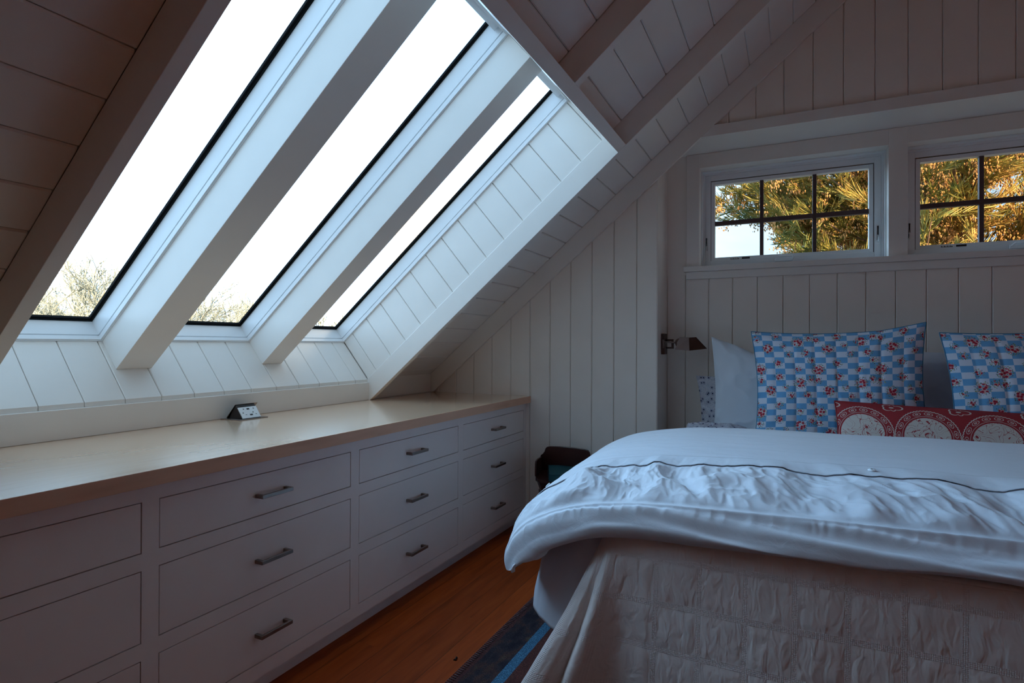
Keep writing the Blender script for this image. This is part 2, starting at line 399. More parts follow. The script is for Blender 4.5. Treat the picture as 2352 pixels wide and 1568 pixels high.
# ------------------------------------------------------------------ ceiling
mb = MB(); al_r = al_at_x(XR, OP); k0 = -1.139 - .1475 * 2; G = .0012
k = 0
while True:
    a0 = k0 + .1477 * k; a1 = a0 + .1477; k += 1
    if a0 > al_r: break
    def put(a0, a1, y0, y1):
        # boards stop just short of every rafter's near face, which leaves the thin dark joint
        for yr in (.8165, 1.375, 2.133, 2.905, 3.615):
            if y0 < yr - .0017 and y1 > yr + .02 and not (yr in (1.375, 2.133) and a0 < .86 and a1 < .9):
                put(a0, a1, y0, yr - .0017); put(a0, a1, yr + .012, y1); return
        a1 = min(a1, al_r)
        if a1 - a0 < .01: return
        pr = board_profile(a1 - a0 - 2 * G, .014)
        mb.prism(pr, lambda p: RP(a0 + G + p[0], OP + p[1], y0), lambda p: RP(a0 + G + p[0], OP + p[1], y1))
        mb.prism(pr, lambda p: RM(a0 + G + p[0], OP + p[1], y1), lambda p: RM(a0 + G + p[0], OP + p[1], y0)) if y0 < -2 or a0 > .9 else None
    if a0 < -1.30: a0 = -1.318
    if a1 <= -1.31: continue
    if a0 >= .85: put(a0, a1, -2.25, 3.66)
    else:
        put(a0, a1, -2.25, .852); put(a0, a1, 2.915, 3.66)
        if a1 > .85: put(.84, a1, .84, 2.925)
# backing above the boards (keeps daylight out), outside the skylight well
def slab(mb, a0, a1, o0, o1, y0, y1, f=RP):
    mb.prism([(a0, o0), (a1, o0), (a1, o1), (a0, o1)], lambda p: f(p[0], p[1], y0), lambda p: f(p[0], p[1], y1))
for (a0, a1, y0, y1) in ((-1.42, .84, -2.3, .845), (-1.42, .84, 2.935, 4.2), (.84, al_r + .1, -2.3, 4.2)):
    slab(mb, a0, a1, 2.352, 2.40, y0, y1)
slab(mb, -1.33, al_r + .1, 2.352, 2.40, -2.3, 4.2, RM)
o = mb.build('ceiling', 'paint'); tag(o, 'sloping ceiling of white painted boards with dark grooves', 'ceiling', kind='structure')
# roof outside
mb = MB()
for (a0, a1, y0, y1) in ((-1.9, -1.24, -2.5, 4.4), (-1.24, .84, -2.5, .84), (-1.24, .84, 2.94, 4.4), (.84, al_r + .2, -2.5, 4.4)):
    slab(mb, a0, a1, 2.66, 2.70, y0, y1)
slab(mb, -1.36, al_r + .2, 2.66, 2.70, -2.5, 4.4, RM)
o = mb.build('roof', 'shingle'); tag(o, 'shingled roof outside above the board ceiling', 'roof', kind='structure')

# ------------------------------------------------------------------ skylight well
mb = MB()
# side wall boards, run square to the slope, at Y = 2.91 (behind the last skylight)
gs = [-1.205, -1.117, -.970, -.825, -.677, -.530, -.383, -.237, -.090, .057, .208, .355, .502, .649, .796, .815]
for a0, a1 in zip(gs[:-1], gs[1:]):
    if a1 - a0 < .025:
        slab(mb, a0 + G, a1, OP, 2.757, 2.91, 2.925); continue
    pr = board_profile(a1 - a0 - 2 * G, .016, .0035)
    mb.prism([(a0 + G + p[0], p[1]) for p in pr], lambda p: RP(p[0], OP, 2.91 + p[1]), lambda p: RP(p[0], 2.757, 2.91 + p[1]))
slab(mb, AL0 - .03, AL1 + .03, OP, 2.757, 2.926, 2.945)
slab(mb, AL0 - .03, AL1 + .03, OP, 2.757, .845, .862)       # near side
slab(mb, AL1 + .001, AL1 + .03, OB + .002, 2.757, .862, 2.91)       # head
o = mb.build('trim_1', 'paint'); tag(o, 'white boarded side lining of the skylight well', 'wall panel', kind='structure')
mb = MB()
ys = [.862, .9757, 1.127, 1.2775, 1.428, 1.5783, 1.7285, 1.880, 2.0337, 2.1887, 2.3430, 2.4953, 2.6479, 2.7976, 2.91]
for y0, y1 in zip(ys[:-1], ys[1:]):
    w = y1 - y0 - 2 * G
    for q0, q1 in (((0, y0 + G), None),):
        pr = board_profile(w, .016, .0035)
        # bottom end cut plumb: lower at the back
        mb.prism([(y0 + G + p[0], p[1]) for p in pr], lambda p: (RP(AL0, OP, 0)[0] - p[1] * .77, p[0], 1.0135), lambda p: RP(AL0 - p[1], 2.757, p[0]))
        x = RP(AL0, OP, 0)[0]
        mb.prism([(y0 + G + p[0], p[1]) for p in pr], lambda p: (x - p[1] * .77, p[0], .994), lambda p: (x - p[1] * .77, p[0], 1.0135))
slab(mb, AL0 - .045, AL0 - .014, 2.33, 2.757, .85, 2.94)
o = mb.build('trim_2', 'paint'); tag(o, 'white boards sloping from the skylight frames down to the worktop upstand', 'wall panel', kind='structure')
mb = MB(); mb.box((-2.437, -.75, CT), (-2.411, 2.905, .995))
o = mb.build('trim_3', 'paint', bevel=.0015); tag(o, 'smooth white upstand board along the back of the worktop', 'trim', kind='structure')
mb = MB(); mb.box((-2.437, 2.946, CT), (-2.42, 3.613, 1.022))
o = mb.build('trim_4', 'paint', bevel=.0015); tag(o, 'low smooth knee board in the dark corner behind the last rafter', 'trim', kind='structure')

# ------------------------------------------------------------------ rafters, header
def rafter(name, y0, y1, off0, off1, a0, a1, label, zcut=None, mirror=False):
    mb = MB()
    poly = [(a0, off0), (a1, off0), (a1, off1), (a0, off1)]
    if zcut is not None:
        f = lambda off: ((zcut - off * c40) / s40)
        poly = [(f(off0), off0), (a1, off0), (a1, off1), (f(off1), off1)]
    F = RM if mirror else RP
    mb.prism(poly, lambda p: F(p[0], p[1], y0), lambda p: F(p[0], p[1], y1))
    o = mb.build(name, 'paint', bevel=.0015); return tag(o, label, 'rafter', kind='structure')
alr_b = al_at_x(XR, OB)
rafter('rafter', .8165, .860, OB, OP, 0, alr_b, 'nearest white rafter, left of the first skylight', zcut=CT)
rafter('rafter', 1.4455, 1.594, 2.487, 2.757, AL0, AL1, 'thick white rafter between the first and second skylights')
rafter('rafter', 2.180, 2.309, 2.487, 2.757, AL0, AL1, 'thick white rafter between the second and third skylights')
rafter('rafter', 2.905, 2.944, OB, OP, 0, alr_b, 'long white rafter edging the skylight well on its far side', zcut=CT)
rafter('rafter', 3.615, 3.634, OB, OP, 0, alr_b, 'flat white rafter against the end wall', zcut=CT)
rafter('rafter', 2.133, 2.175, OB, OP, AL2, alr_b, 'dark-looking white rafter rising from the middle of the header beam')
rafter('rafter', 1.375, 1.417, OB, OP, AL2, alr_b, 'white rafter rising from the near part of the header beam')
for y in (-.70, .06):
    rafter('rafter', y, y + .043, OB, OP, 0, alr_b, 'white rafter behind the viewpoint', zcut=CT)
for y in (-.70, .06, .8165, 1.375, 2.133, 2.905, 3.593):
    rafter('rafter', y, y + .041, OB, OP, -.9, alr_b, 'white rafter on the far right roof slope', mirror=True)
mb = MB(); slab(mb, AL1, AL2, OB, OP, .861, 2.904)
o = mb.build('header_beam', 'paint', bevel=.0015); tag(o, 'white header beam across the top of the skylights', 'beam', kind='structure')
mb = MB(); mb.box((XR - .02, -2.2, 3.50), (XR + .02, 3.615, 3.80))
o = mb.build('ridge_beam', 'paint'); tag(o, 'white ridge board at the top of the ceiling', 'beam', kind='structure')

# ------------------------------------------------------------------ skylights
def ring(mb, y0, y1, a0, a1, o0, o1, w, inset=0.0):
    y0 += inset; y1 -= inset; a0 += inset; a1 -= inset
    slab(mb, a0, a1, o0, o1, y0, y0 + w); slab(mb, a0, a1, o0, o1, y1 - w, y1)
    slab(mb, a0, a0 + w, o0, o1, y0 + w, y1 - w); slab(mb, a1 - w, a1, o0, o1, y0 + w, y1 - w)
for i, (y0, y1, nm) in enumerate(((.862, 1.4465, 'largest and nearest skylight at the left'), (1.594, 2.181, 'middle skylight between the two thick rafters'), (2.309, 2.910, 'narrowest looking skylight beside the boarded side lining'))):
    t = thing('window_%d' % (i + 1), RP(AL0, OF, (y0 + y1) / 2), nm, 'skylight', kind='structure')
    mb = MB(); e = .0005
    ring(mb, y0 + e, y1 - e, AL0 + e, AL1 - e, OF + .003, 2.661, .010)
    ring(mb, y0 + e, y1 - e, AL0 + e, AL1 - e, OF, 2.68, .003)
    ring(mb, y0 + e, y1 - e, AL0 + e, AL1 - e, 2.667, 2.756, .0095)
    mb.build('frame', 'frame_white', t)
    mb = MB()
    slab(mb, AL1 - .034, AL1 - .010, 2.690, 2.722, y0 + .02, y1 - .02)
    mb.build('vent_bar', 'frame_white', t)
    mb = MB(); g = .0095
    ring(mb, y0, y1, AL0, AL1, OG + .004, 2.75, .006, g)
    ring(mb, y0, y1, AL0, AL1, 2.745, 2.755, .014, g)
    mb.build('gasket', 'gasket', t)
    mb = MB(); slab(mb, AL0 + .02, AL1 - .02, 2.750, 2.754, y0 + .012, y1 - .012)
    mb.build('glass', 'glass', t)

# ------------------------------------------------------------------ gable wall (left part and upper part), recess, outer shell
def roofz(x, off): return (off + s40 * (x if x < XR else 2 * XR - x)) / c40
def vboards(mb, xs, y, z0, z1fn, t=.014):
    for x0, x1 in zip(xs[:-1], xs[1:]):
        w = x1 - x0 - 2 * G; pr = board_profile(w, t, .004)
        f = lambda p: (x0 + G + p[0], y + p[1])
        mb.prism(pr, lambda p: (*f(p), z0), lambda p: (*f(p), z1fn(f(p)[0])))
mb = MB()
xs = [-.7566] + [-.8858 - .1476 * i for i in range(12)]; xs = sorted(xs)
xs[-1] = -.7566
vboards(mb, xs, YG, 0, lambda x: roofz(x, OP + .004))
mb.box((-.772, YG + .0035, 0), (-.7566, YB + .02, 2.50))                    # return of the recess
xs = [-.62, -.4883] + [-.3406 + .14775 * i for i in range(22)]
vboards(mb, xs, YG, 2.49, lambda x: roofz(x, OP + .004))
xs = [1.8416 + .1476 * i for i in range(16)]
vboards(mb, xs, YG, 0, lambda x: roofz(x, OP + .004) if x > 1.0 else 3)
mb.box((1.8416, YG, 0), (1.86, YB + .02, 2.50))
xs = [-.7566, -.6368] + [-.4906 + .1463 * i for i in range(15)] + [1.7, 1.8416]
vboards(mb, xs, YB, 0, lambda x: 1.70)
mb.box((-.7566, YB, 1.70), (-.630, YB + .014, 2.487)); mb.box((1.715, YB, 1.70), (1.8416, YB + .014, 2.487))
# solid core behind the boards
mb.box((-2.8, 3.652, 0), (-.772, 4.15, 2.36)); mb.box((1.86, 3.652, 0), (4.7, 4.15, 2.36))
mb.box((-.772, 3.9627, 0), (1.86, 4.15, 1.72))
mb.prism([(-.667, 2.504), (XR, roofz(XR, 2.35)), (2.667, 2.504)], lambda p: (p[0], 3.652, p[1]), lambda p: (p[0], 4.15, p[1]))
mb.box((-.772, 3.9627, 1.72), (-.63, 4.15, 2.51)); mb.box((1.715, 3.9627, 1.72), (1.86, 4.15, 2.51))
o = mb.build('wall_back', 'paint_wall'); tag(o, 'end wall of white vertical boards with bed recess', 'wall', kind='structure')
mb = MB(); mb.prism([(-.534, 2.4838), (2.40, 2.4838), (2.40, 2.5462), (-.44, 2.5462)], lambda p: (p[0], 3.6168, p[1]), lambda p: (p[0], 3.6368, p[1]))
mb.box((-.7566, 3.6368, 2.4838), (1.8416, YB + .01, 2.503))
o = mb.build('beam', 'paint', bevel=.0012); tag(o, 'white tie beam and soffit above the two casement windows', 'beam', kind='structure')

# casing with the two openings, sill and apron
mb = MB(); ZO0, ZO1 = 1.752, 2.391
W1 = (-.548, .496); W2 = (.589, 1.633)
for x0, x1 in ((-.6285, W1[0]), (W1[1], W2[0]), (W2[1], 1.714)): mb.box((x0, YC, ZO0), (x1, 4.15, 2.4825))
for x0, x1 in (W1, W2): mb.box((x0, YC, ZO1), (x1, 4.15, 2.4825))
for x0, x1 in (W1, W2): mb.box((x0, 3.965, 1.70), (x1, 4.15, ZO0 - .002))
o = mb.build('trim_5', 'paint', bevel=.0015); tag(o, 'flat white casing boards around the two casement windows', 'window casing', kind='structure')
mb = MB(); mb.box((-.643, 3.897, 1.7155), (1.728, 4.06, 1.749))
o = mb.build('trim_6', 'paint', bevel=.003); tag(o, 'long white window sill above the head of the bed', 'window sill', kind='structure')
mb = MB(); mb.box((-.6285, 3.918, 1.668), (1.714, 3.948, 1.7150))
o = mb.build('trim_7', 'paint', bevel=.002); tag(o, 'flat white apron board under the long window sill', 'trim', kind='structure')
YS = 4.07
for i, (X0, X1) in enumerate((W1, W2)):
    t = thing('window_%d' % (i + 4), ((X0 + X1) / 2, YS, ZO0), ('left' if i == 0 else 'right') + ' white casement window with dark muntins above the bed', 'window', kind='structure')
    def fr(mb, x0, x1, z0, z1, y0, y1, w):
        mb.box((x0, y0, z0), (x0 + w, y1, z1)); mb.box((x1 - w, y0, z0), (x1, y1, z1))
        mb.box((x0 + w, y0, z0), (x1 - w, y1, z0 + w)); mb.box((x0 + w, y0, z1 - w), (x1 - w, y1, z1))
    mb = MB()
    fr(mb, X0, X1, ZO0, ZO1, 4.062, 4.149, .0195); fr(mb, X0 + .0195, X1 - .0195, ZO0 + .012, ZO1 - .0195, 4.071, 4.149, .036)
    fr(mb, X0, X1, ZO0, ZO1, 4.02, 4.062, .0075)
    mb.build('frame', 'frame_white', t, bevel=.0015)
    sx0, sx1, sz0, sz1 = X0 + .058, X1 - .0605, 1.799, 2.329
    mb = MB(); fr(mb, sx0 - .0035, sx1 + .0035, sz0 - .0035, sz1 + .0035, 4.073, 4.10, .006); mb.build('seal', 'muntin', t)
    mb = MB(); fr(mb, sx0, sx1, sz0, sz1, 4.069, 4.115, .022); mb.build('sash', 'frame_white', t, bevel=.0015)
    gx0, gx1, gz0, gz1 = sx0 + .0215, sx1 - .0215, sz0 + .0215, sz1 - .0215
    mb = MB(); mb.box((gx0 - .005, 4.091, gz0 - .005), (gx1 + .005, 4.094, gz1 + .005)); mb.build('glass', 'glass', t)
    for xc in (gx0 + (gx1 - gx0) * .3264, gx0 + (gx1 - gx0) * .6707):
        mb = MB(); mb.box((xc - .0112, 4.076, gz0), (xc + .0112, 4.108, gz1)); mb.build('muntin', 'muntin', t, bevel=.002)
    mb = MB(); mb.box((gx0, 4.077, 2.0355), (gx1, 4.107, 2.064)); mb.build('muntin', 'muntin', t, bevel=.002)
    # lock levers in the side frame
    for xs_ in (X0 + .028, X1 - .036):
        mb = MB(); mb.prism([(-.004, 0), (.004, 0), (.003, -.022), (.0055, -.085), (.0035, -.085), (0, -.03), (-.0035, -.085), (-.0055, -.085), (-.003, -.022)], lambda p: (xs_ + p[0], 4.066, 1.955 + p[1]), lambda p: (xs_ + p[0], 4.072, 1.955 + p[1]))
        lk = mb.build('lock', 'black', t); lk['label'] = 'narrow dark lock slot with lever'
        mb = MB(); mb.tube([(xs_, 4.066, 1.90), (xs_ + .001, 4.055, 1.882), (xs_, 4.05, 1.858)], .004, 6); subpart(mb, 'lever', 'frame_white', lk, t, smooth=True)
    # folding crank handle on the bottom rail
    xc = gx0 + (gx1 - gx0) * (.475 if i == 0 else .52)
    mb = MB(); mb.box((xc - .055, 4.048, ZO0 + .020), (xc + .05, 4.071, ZO0 + .044))
    cr = mb.build('crank', 'frame_white', t, bevel=.004)
    mb = MB(); mb.tube([(xc - .05, 4.052, ZO0 + .032), (xc - .03, 4.043, ZO0 + .050), (xc + .045, 4.040, ZO0 + .050), (xc + .052, 4.042, ZO0 + .036), (xc + .045, 4.040, ZO0 + .027)], .0055, 8)
    subpart(mb, 'crank_handle', 'frame_white', cr, t, smooth=True)
    # small maker's plate: a row of fine dark marks and a black bar
    x = gx0 + .10; z = sz0 + .0095
    mb = MB(); mb.box((x + .070, 4.0682, z - .0055), (x + .118, 4.0692, z + .0055)); mb.build('label', 'black', t)
    mb = MB()
    for q, ww in enumerate((.004, .003, .005, .003, .004, .003, .004, .006)):
        mb.box((x + q * .0068, 4.0683, z - .004), (x + q * .0068 + ww, 4.0692, z + (.001 if q % 2 else .0035)))
    mb.box((x, 4.0683, z - .0055), (x + .053, 4.0692, z - .0045)); mb.build('label', 'black', t)

# ------------------------------------------------------------------ other walls and floor
mb = MB(); mb.box((-2.75, -2.3, -.12), (4.6, 4.15, 0))
o = mb.build('floor', 'floor'); tag(o, 'orange brown oak plank floor between cabinet and bed', 'floor', kind='structure')
mb = MB(); mb.box((-2.8, -2.3, 0), (-2.45, 4.0, .985)); mb.box((-2.8, -2.3, .985), (-2.62, 4.0, 1.05))
mb.box((-2.757, -2.3, 1.0), (-2.66, .845, 1.12)); mb.box((-2.757, 2.93, 1.0), (-2.66, 4.1, 1.12))
mb.box((-2.45, -2.3, 0), (-2.437, -.75, 1.03))
o = mb.build('wall_left', 'paint_wall'); tag(o, 'low knee wall behind the built-in cabinet', 'wall', kind='structure')
mb = MB()
RX = 2 * XR + 2.45; RY0, RY1, RZ0, RZ1 = -1.5, .8, .22, .92
mb.box((RX, -2.3, 0), (RX + .12, 4.15, RZ0)); mb.box((RX, -2.3, RZ1), (RX + .12, 4.15, 1.22))
mb.box((RX, -2.3, RZ0), (RX + .12, RY0, RZ1)); mb.box((RX, RY1, RZ0), (RX + .12, 4.15, RZ1))
o = mb.build('wall_right', 'cream'); tag(o, 'low knee wall with an added wide window on the right side of the room', 'wall', kind='structure')
t = thing('window_6', (RX, (RY0 + RY1) / 2, RZ0), 'added low window in the unseen right knee wall, letting in warm light', 'window', kind='structure')  # unseen window, added so sunlight bounces warm light into the shadows
mb = MB()
for y in (RY0, RY0 + .75, RY0 + 1.52, RY1 - .03): mb.box((RX + .04, y, RZ0), (RX + .08, y + .03, RZ1))
for z_ in (RZ0, RZ1 - .03): mb.box((RX + .042, RY0, z_), (RX + .078, RY1, z_ + .03))
mb.build('frame', 'frame_white', t)
mb = MB(); mb.box((RX + .058, RY0 + .01, RZ0 + .01), (RX + .062, RY1 - .01, RZ1 - .01)); mb.build('glass', 'glass', t)
mb = MB()
mb.prism([(-2.8, 0), (-2.8, 1.0), (XR, roofz(XR, 2.36)), (RX + .2, 1.0), (RX + .2, 0)], lambda p: (p[0], -2.35, p[1]), lambda p: (p[0], -2.2, p[1]))
o = mb.build('wall_front', 'cream'); tag(o, 'plain cream wall behind the viewpoint', 'wall', kind='structure')

# ------------------------------------------------------------------ worktop and cabinet
t = thing('worktop', (-2.0, 1.5, .8395), 'long pale maple worktop on the drawer cabinet under the skylights', 'countertop')
mb = MB(); mb.box((-2.410, -.75, .8395), (-1.6180, 3.6362, CT)); mb.build('top_board', 'maple', t)
mb = MB(); mb.box((-1.6180, -.75, .8395), (-1.6153, 3.6362, CT)); e = mb.build('edge_strip', 'edge_wood', t, bevel=.0008); pass
XF = -1.6514
t = thing('drawer_cabinet', (-2.0, 1.5, 0), 'long white built-in drawer cabinet under the maple worktop', 'cabinet')
cols_y = [(-.6505, .1587), (.2094, 1.0190), (1.0684, 1.8780), (1.9291, 2.7387), (2.7921, 3.5981)]
rows_z = [(.1387, .3444), (.3922, .5976), (.6457, .7914)]
mb = MB()
ylist = [-.70] + [q for c in cols_y for q in c] + [3.6365]
for i in range(0, len(ylist), 2): mb.box((XF - .02, ylist[i], .0887), (XF, ylist[i + 1], .8393))
zlist = [.0887] + [q for r in rows_z for q in r] + [.8393]
for c in cols_y:
    for i in range(0, len(zlist), 2): mb.box((XF - .02, c[0], zlist[i]), (XF, c[1], zlist[i + 1]))
mb.build('face_frame', 'cabinet', t)
mb = MB(); mb.box((-2.40, -.70, .0887), (XF - .032, 3.6365, .8393)); mb.build('carcass', 'gap', t)
mb = MB(); mb.box((-2.40, -.69, 0), (XF - .070, 3.6365, .0880)); mb.build('toe_kick', 'cabinet', t)
gp = .0028
for ci, (y0, y1) in enumerate(cols_y):
    for zi, (z0, z1) in enumerate(rows_z):
        mb = MB(); mb.box((XF - .030, y0 + gp, z0 + gp), (XF - .0006, y1 - gp, z1 - gp))
        d = mb.build('drawer', 'cabinet', t, bevel=.001)
        yc, zc = (y0 + y1) / 2 - .004, (z0 + z1) / 2
        mb = MB(); hw, sq = .0675, .0065
        mb.box((XF + .026, yc - hw, zc - sq), (XF + .0365, yc + hw, zc + sq))
        for s_ in (-1, 1):
            y_a = yc + s_ * hw; y_b = yc + s_ * (hw - .012)
            mb.box((XF - .0006, min(y_a, y_b), zc - sq), (XF + .0262, max(y_a, y_b), zc + sq))
        subpart(mb, 'handle', 'nickel', d, t, bevel=.0012)

# ------------------------------------------------------------------ pop-up power outlet
t = thing('popup_outlet', (-2.34, 1.925, CT), 'tilted bronze pop-up power outlet standing open on the worktop', 'power outlet')
z = CT
mb = MB(); mb.box((-2.407, 1.845, z), (-2.277, 2.006, z + .0035)); mb.build('base_plate', 'steel', t, bevel=.001)
yA, yB = 1.872, 1.976
tri = [(-2.388, z + .0035), (-2.292, z + .0035), (-2.340, z + .067)]
mb = MB(); mb.prism([(-2.383, z + .0035), (-2.2925, z + .0035), (-2.3385, z + .066)], lambda p: (p[0], yA, p[1]), lambda p: (p[0], yB, p[1])); mb.build('housing', 'black', t)
# lid on the back slope, overshooting the right end
mb = MB(); mb.prism([(-2.392, z + .0036), (-2.3385, z + .0675), (-2.3355, z + .0700), (-2.395, z + .0066)], lambda p: (p[0], yA - .004, p[1]), lambda p: (p[0], yB + .018, p[1])); mb.build('lid', 'steel', t)
# white face
d = Vector((-2.292 - -2.3385, 0, .0035 - .066)).normalized(); nn = Vector((-d.z, 0, d.x)); nn = nn if nn.x > 0 else -nn
top = Vector((-2.3385, 0, z + .066))
def FP(s_, y, h): q = top + d * s_ + nn * h; return (q.x, y, q.z)
def fbox(mb, s0, s1, y0, y1, h0, h1):
    mb.prism([(s0, y0), (s1, y0), (s1, y1), (s0, y1)], lambda p: FP(p[0], p[1], h0), lambda p: FP(p[0], p[1], h1))
mb = MB(); fbox(mb, .016, .0765, yA + .002, yB - .001, 0, .0035); fa = mb.build('socket_face', 'outlet_white', t)
for (y, s_) in ((1.918, .0275), (1.922, .060)):
    mb = MB(); fbox(mb, s_ - .0035, s_ + .0035, y - .001, y + .014, .0035, .0042); subpart(mb, 'usb_port', 'black', fa, t)
for yo in (1.892, 1.947):
    mb = MB()
    fbox(mb, .027, .029, yo + .004, yo + .012, .0035, .0041); fbox(mb, .022, .0275, yo + .007, yo + .0085, .0035, .0041)
    subpart(mb, 'socket_slot', 'black', fa, t)
    mb = MB(); fbox(mb, .057, .059, yo + .006, yo + .014, .0035, .0041); subpart(mb, 'socket_slot', 'black', fa, t)
    mb = MB(); mb.prism([(.047 + .003 * cos(a * pi / 4), yo - .003 + .003 * sin(a * pi / 4)) for a in range(8)], lambda p: FP(p[0], p[1], .0035), lambda p: FP(p[0], p[1], .0041))
    subpart(mb, 'ground_hole', 'black', fa, t)

# ------------------------------------------------------------------ wall lamp
t = thing('wall_lamp', (-.7566, 3.80, 1.244), 'dark bronze swing-arm reading lamp on the side of the bed recess', 'lamp')
mb = MB(); mb.box((-.7564, 3.752, 1.178), (-.735, 3.84, 1.310)); mb.build('wall_plate', 'bronze', t, bevel=.002)
mb = MB(); mb.tube([(-.742, 3.752, 1.217), (-.742, 3.752, 1.272)], .0062, 12); mb.build('hinge', 'nickel', t, smooth=True)
mb = MB(); mb.tube([(-.742, 3.752, 1.2575), (-.69, 3.765, 1.2535), (-.66, 3.77, 1.2535)], .0058, 10); mb.build('arm', 'nickel', t, smooth=True)
mb = MB(); mb.box((-.735, 3.80, 1.262), (-.69, 3.815, 1.275)); mb.box((-.735, 3.80, 1.214), (-.69, 3.815, 1.225)); mb.box((-.700, 3.798, 1.214), (-.688, 3.818, 1.275))
mb.build('bracket', 'bronze', t, bevel=.001)
# rounded socket cup
mb = MB()
pts = [(0, .006), (.004, .018), (.012, .026), (.024, .030), (.046, .031), (.060, .030)]
cupc = Vector((-.672, 3.778, 1.2485)); ax = Vector((.97, .03, .10)).normalized()
mb.tube([cupc + ax * p[0] for p in pts], [p[1] for p in pts], 20); mb.build('socket_cup', 'steel', t, smooth=True)
# roof-shaped shade: ridge slopes to a point at the far end
def shade():
    y0, y1 = 3.715, 3.835
    xb0, xb1 = -.665, -.478; zb = 1.203
    low = [Vector((xb0, y0 + .02, zb + .006)), Vector((-.575, y0, zb)), Vector((xb1, 3.775, 1.216)), Vector((-.56, y1 + .02, zb + .006)), Vector((xb0 + .012, y1, zb + .010))]
    hi = [Vector((-.641, 3.752, 1.286)), Vector((-.582, 3.742, 1.283)), Vector((-.543, 3.772, 1.2875)), Vector((-.575, 3.806, 1.2875)), Vector((-.640, 3.800, 1.288))]
    mb = MB(); n = 5
    inn = lambda L_, c, k: [v + (c - v).normalized() * k for v in L_]
    cl = sum(low, Vector()) / n; ch = sum(hi, Vector()) / n
    li, hi_i = inn(low, cl, .004), [v - Vector((0, 0, .003)) for v in inn(hi, ch, .002)]
    V = low + hi + li + hi_i
    F = [(i, (i + 1) % n, n + (i + 1) % n, n + i) for i in range(n)] + [tuple(range(n, 2 * n))]
    F += [(2 * n + (i + 1) % n, 2 * n + i, 3 * n + i, 3 * n + (i + 1) % n) for i in range(n)] + [tuple(range(4 * n - 1, 3 * n - 1, -1))]
    F += [((i + 1) % n, i, 2 * n + i, 2 * n + (i + 1) % n) for i in range(n)]
    mb.add(V, F); return mb
shade().build('lamp_shade', 'bronze', t)
mb = MB(); mb.tube([(-.615, 3.778, 1.25), (-.59, 3.778, 1.247), (-.56, 3.778, 1.245)], [.011, .016, .008], 12); mb.build('bulb', 'frame_white', t, smooth=True)

# ------------------------------------------------------------------ small side table and book
t = thing('side_table', (-1.327, 3.44, 0), 'small dark red wooden side table with raised back, left of the bed', 'side table')
TZ = .402; TC = -1.327
half = [(0, 3.585), (.193, 3.585), (.185, 3.54), (.150, 3.42), (.138, 3.375), (.120, 3.335), (.092, 3.308), (.050, 3.295), (0, 3.290)]
po = [(TC - x, y) for x, y in half] + [(TC + x, y) for x, y in reversed(half[1:-1])]
sc_ = lambda p, k: (TC + (p[0] - TC) * k, 3.585 + (p[1] - 3.585) * k)
mb = MB(); mb.prism(po, lambda p: (*p, TZ - .018), lambda p: (*p, TZ)); mb.build('table_top', 'dark_wood', t, bevel=.003)
mb = MB(); mb.prism(po, lambda p: (*sc_(p, .86), TZ - .082), lambda p: (*sc_(p, .965), TZ - .018)); mb.build('apron', 'dark_wood', t, bevel=.004)
X_ = .191
prof = [(-X_, TZ), (-X_, TZ + .085), (-X_ + .006, TZ + .098), (-X_ + .020, TZ + .108), (-X_ + .032, TZ + .125), (-X_ + .038, TZ + .143), (-X_ + .048, TZ + .155), (-X_ + .07, TZ + .160), (-.05, TZ + .165)]
mir = [(-x, z_) for x, z_ in reversed(prof)]
mb = MB(); mb.prism(prof + mir, lambda p: (TC + p[0], 3.571, p[1]), lambda p: (TC + p[0], 3.587, p[1])); mb.build('back_panel', 'dark_wood', t, bevel=.003)
for sg in (-1, 1):
    a_, b_ = Vector((TC + sg * .187, 3.571, 0)), Vector((TC + sg * .142, 3.372, 0)); nn_ = Vector((-sg * .0130, -.003, 0))
    pr = [(0, TZ), (0, TZ + .088), (.3, TZ + .094), (.7, TZ + .100), (.93, TZ + .096), (1.0, TZ + .080), (1.02, TZ + .03), (1.0, TZ)]
    F0 = lambda p: tuple(a_.lerp(b_, p[0]) + Vector((0, 0, p[1]))); F1 = lambda p: tuple(a_.lerp(b_, p[0]) + nn_ + Vector((0, 0, p[1])))
    mb = MB(); mb.prism(pr, F0, F1); mb.build('side_panel', 'dark_wood', t, bevel=.003)
for sx, y in ((-.135, 3.54), (.135, 3.54), (-.095, 3.37), (.095, 3.37)):
    mb = MB(); mb.tube([(TC + sx, y, TZ - .075), (TC + sx, y, TZ - .14), (TC + sx * 1.1, y, .18), (TC + sx * 1.25, y, 0)], [.018, .016, .014, .010], 12); mb.build('leg', 'dark_wood', t, smooth=True)
t = thing('book', (-1.31, 3.44, TZ), 'teal cloth-covered book lying on the small dark side table', 'book')
ang = radians(23.6); BT = .042
bc = Vector((-1.452, 3.545, TZ)) + Vector((.108 * cos(ang) + .145 * sin(ang), .108 * sin(ang) - .145 * cos(ang), .0004))
def BR(x, y, z_): return (bc.x + x * cos(ang) - y * sin(ang), bc.y + x * sin(ang) + y * cos(ang), bc.z + z_)
def bbox(mb, x0, x1, y0, y1, z0, z1): mb.prism([(x0, y0), (x1, y0), (x1, y1), (x0, y1)], lambda p: BR(*p, z0), lambda p: BR(*p, z1))
mb = MB(); bbox(mb, -.108, .106, -.145, .145, 0, .003); bbox(mb, -.108, .106, -.145, .145, BT - .003, BT); bbox(mb, -.108, -.104, -.145, .145, 0, BT); bbox(mb, -.108, .106, -.145, -.1425, 0, BT)
mb.build('cover', 'teal', t)
mb = MB(); bbox(mb, -.104, .102, -.1425, .141, .003, BT - .003); mb.build('page_block', 'paper', t)

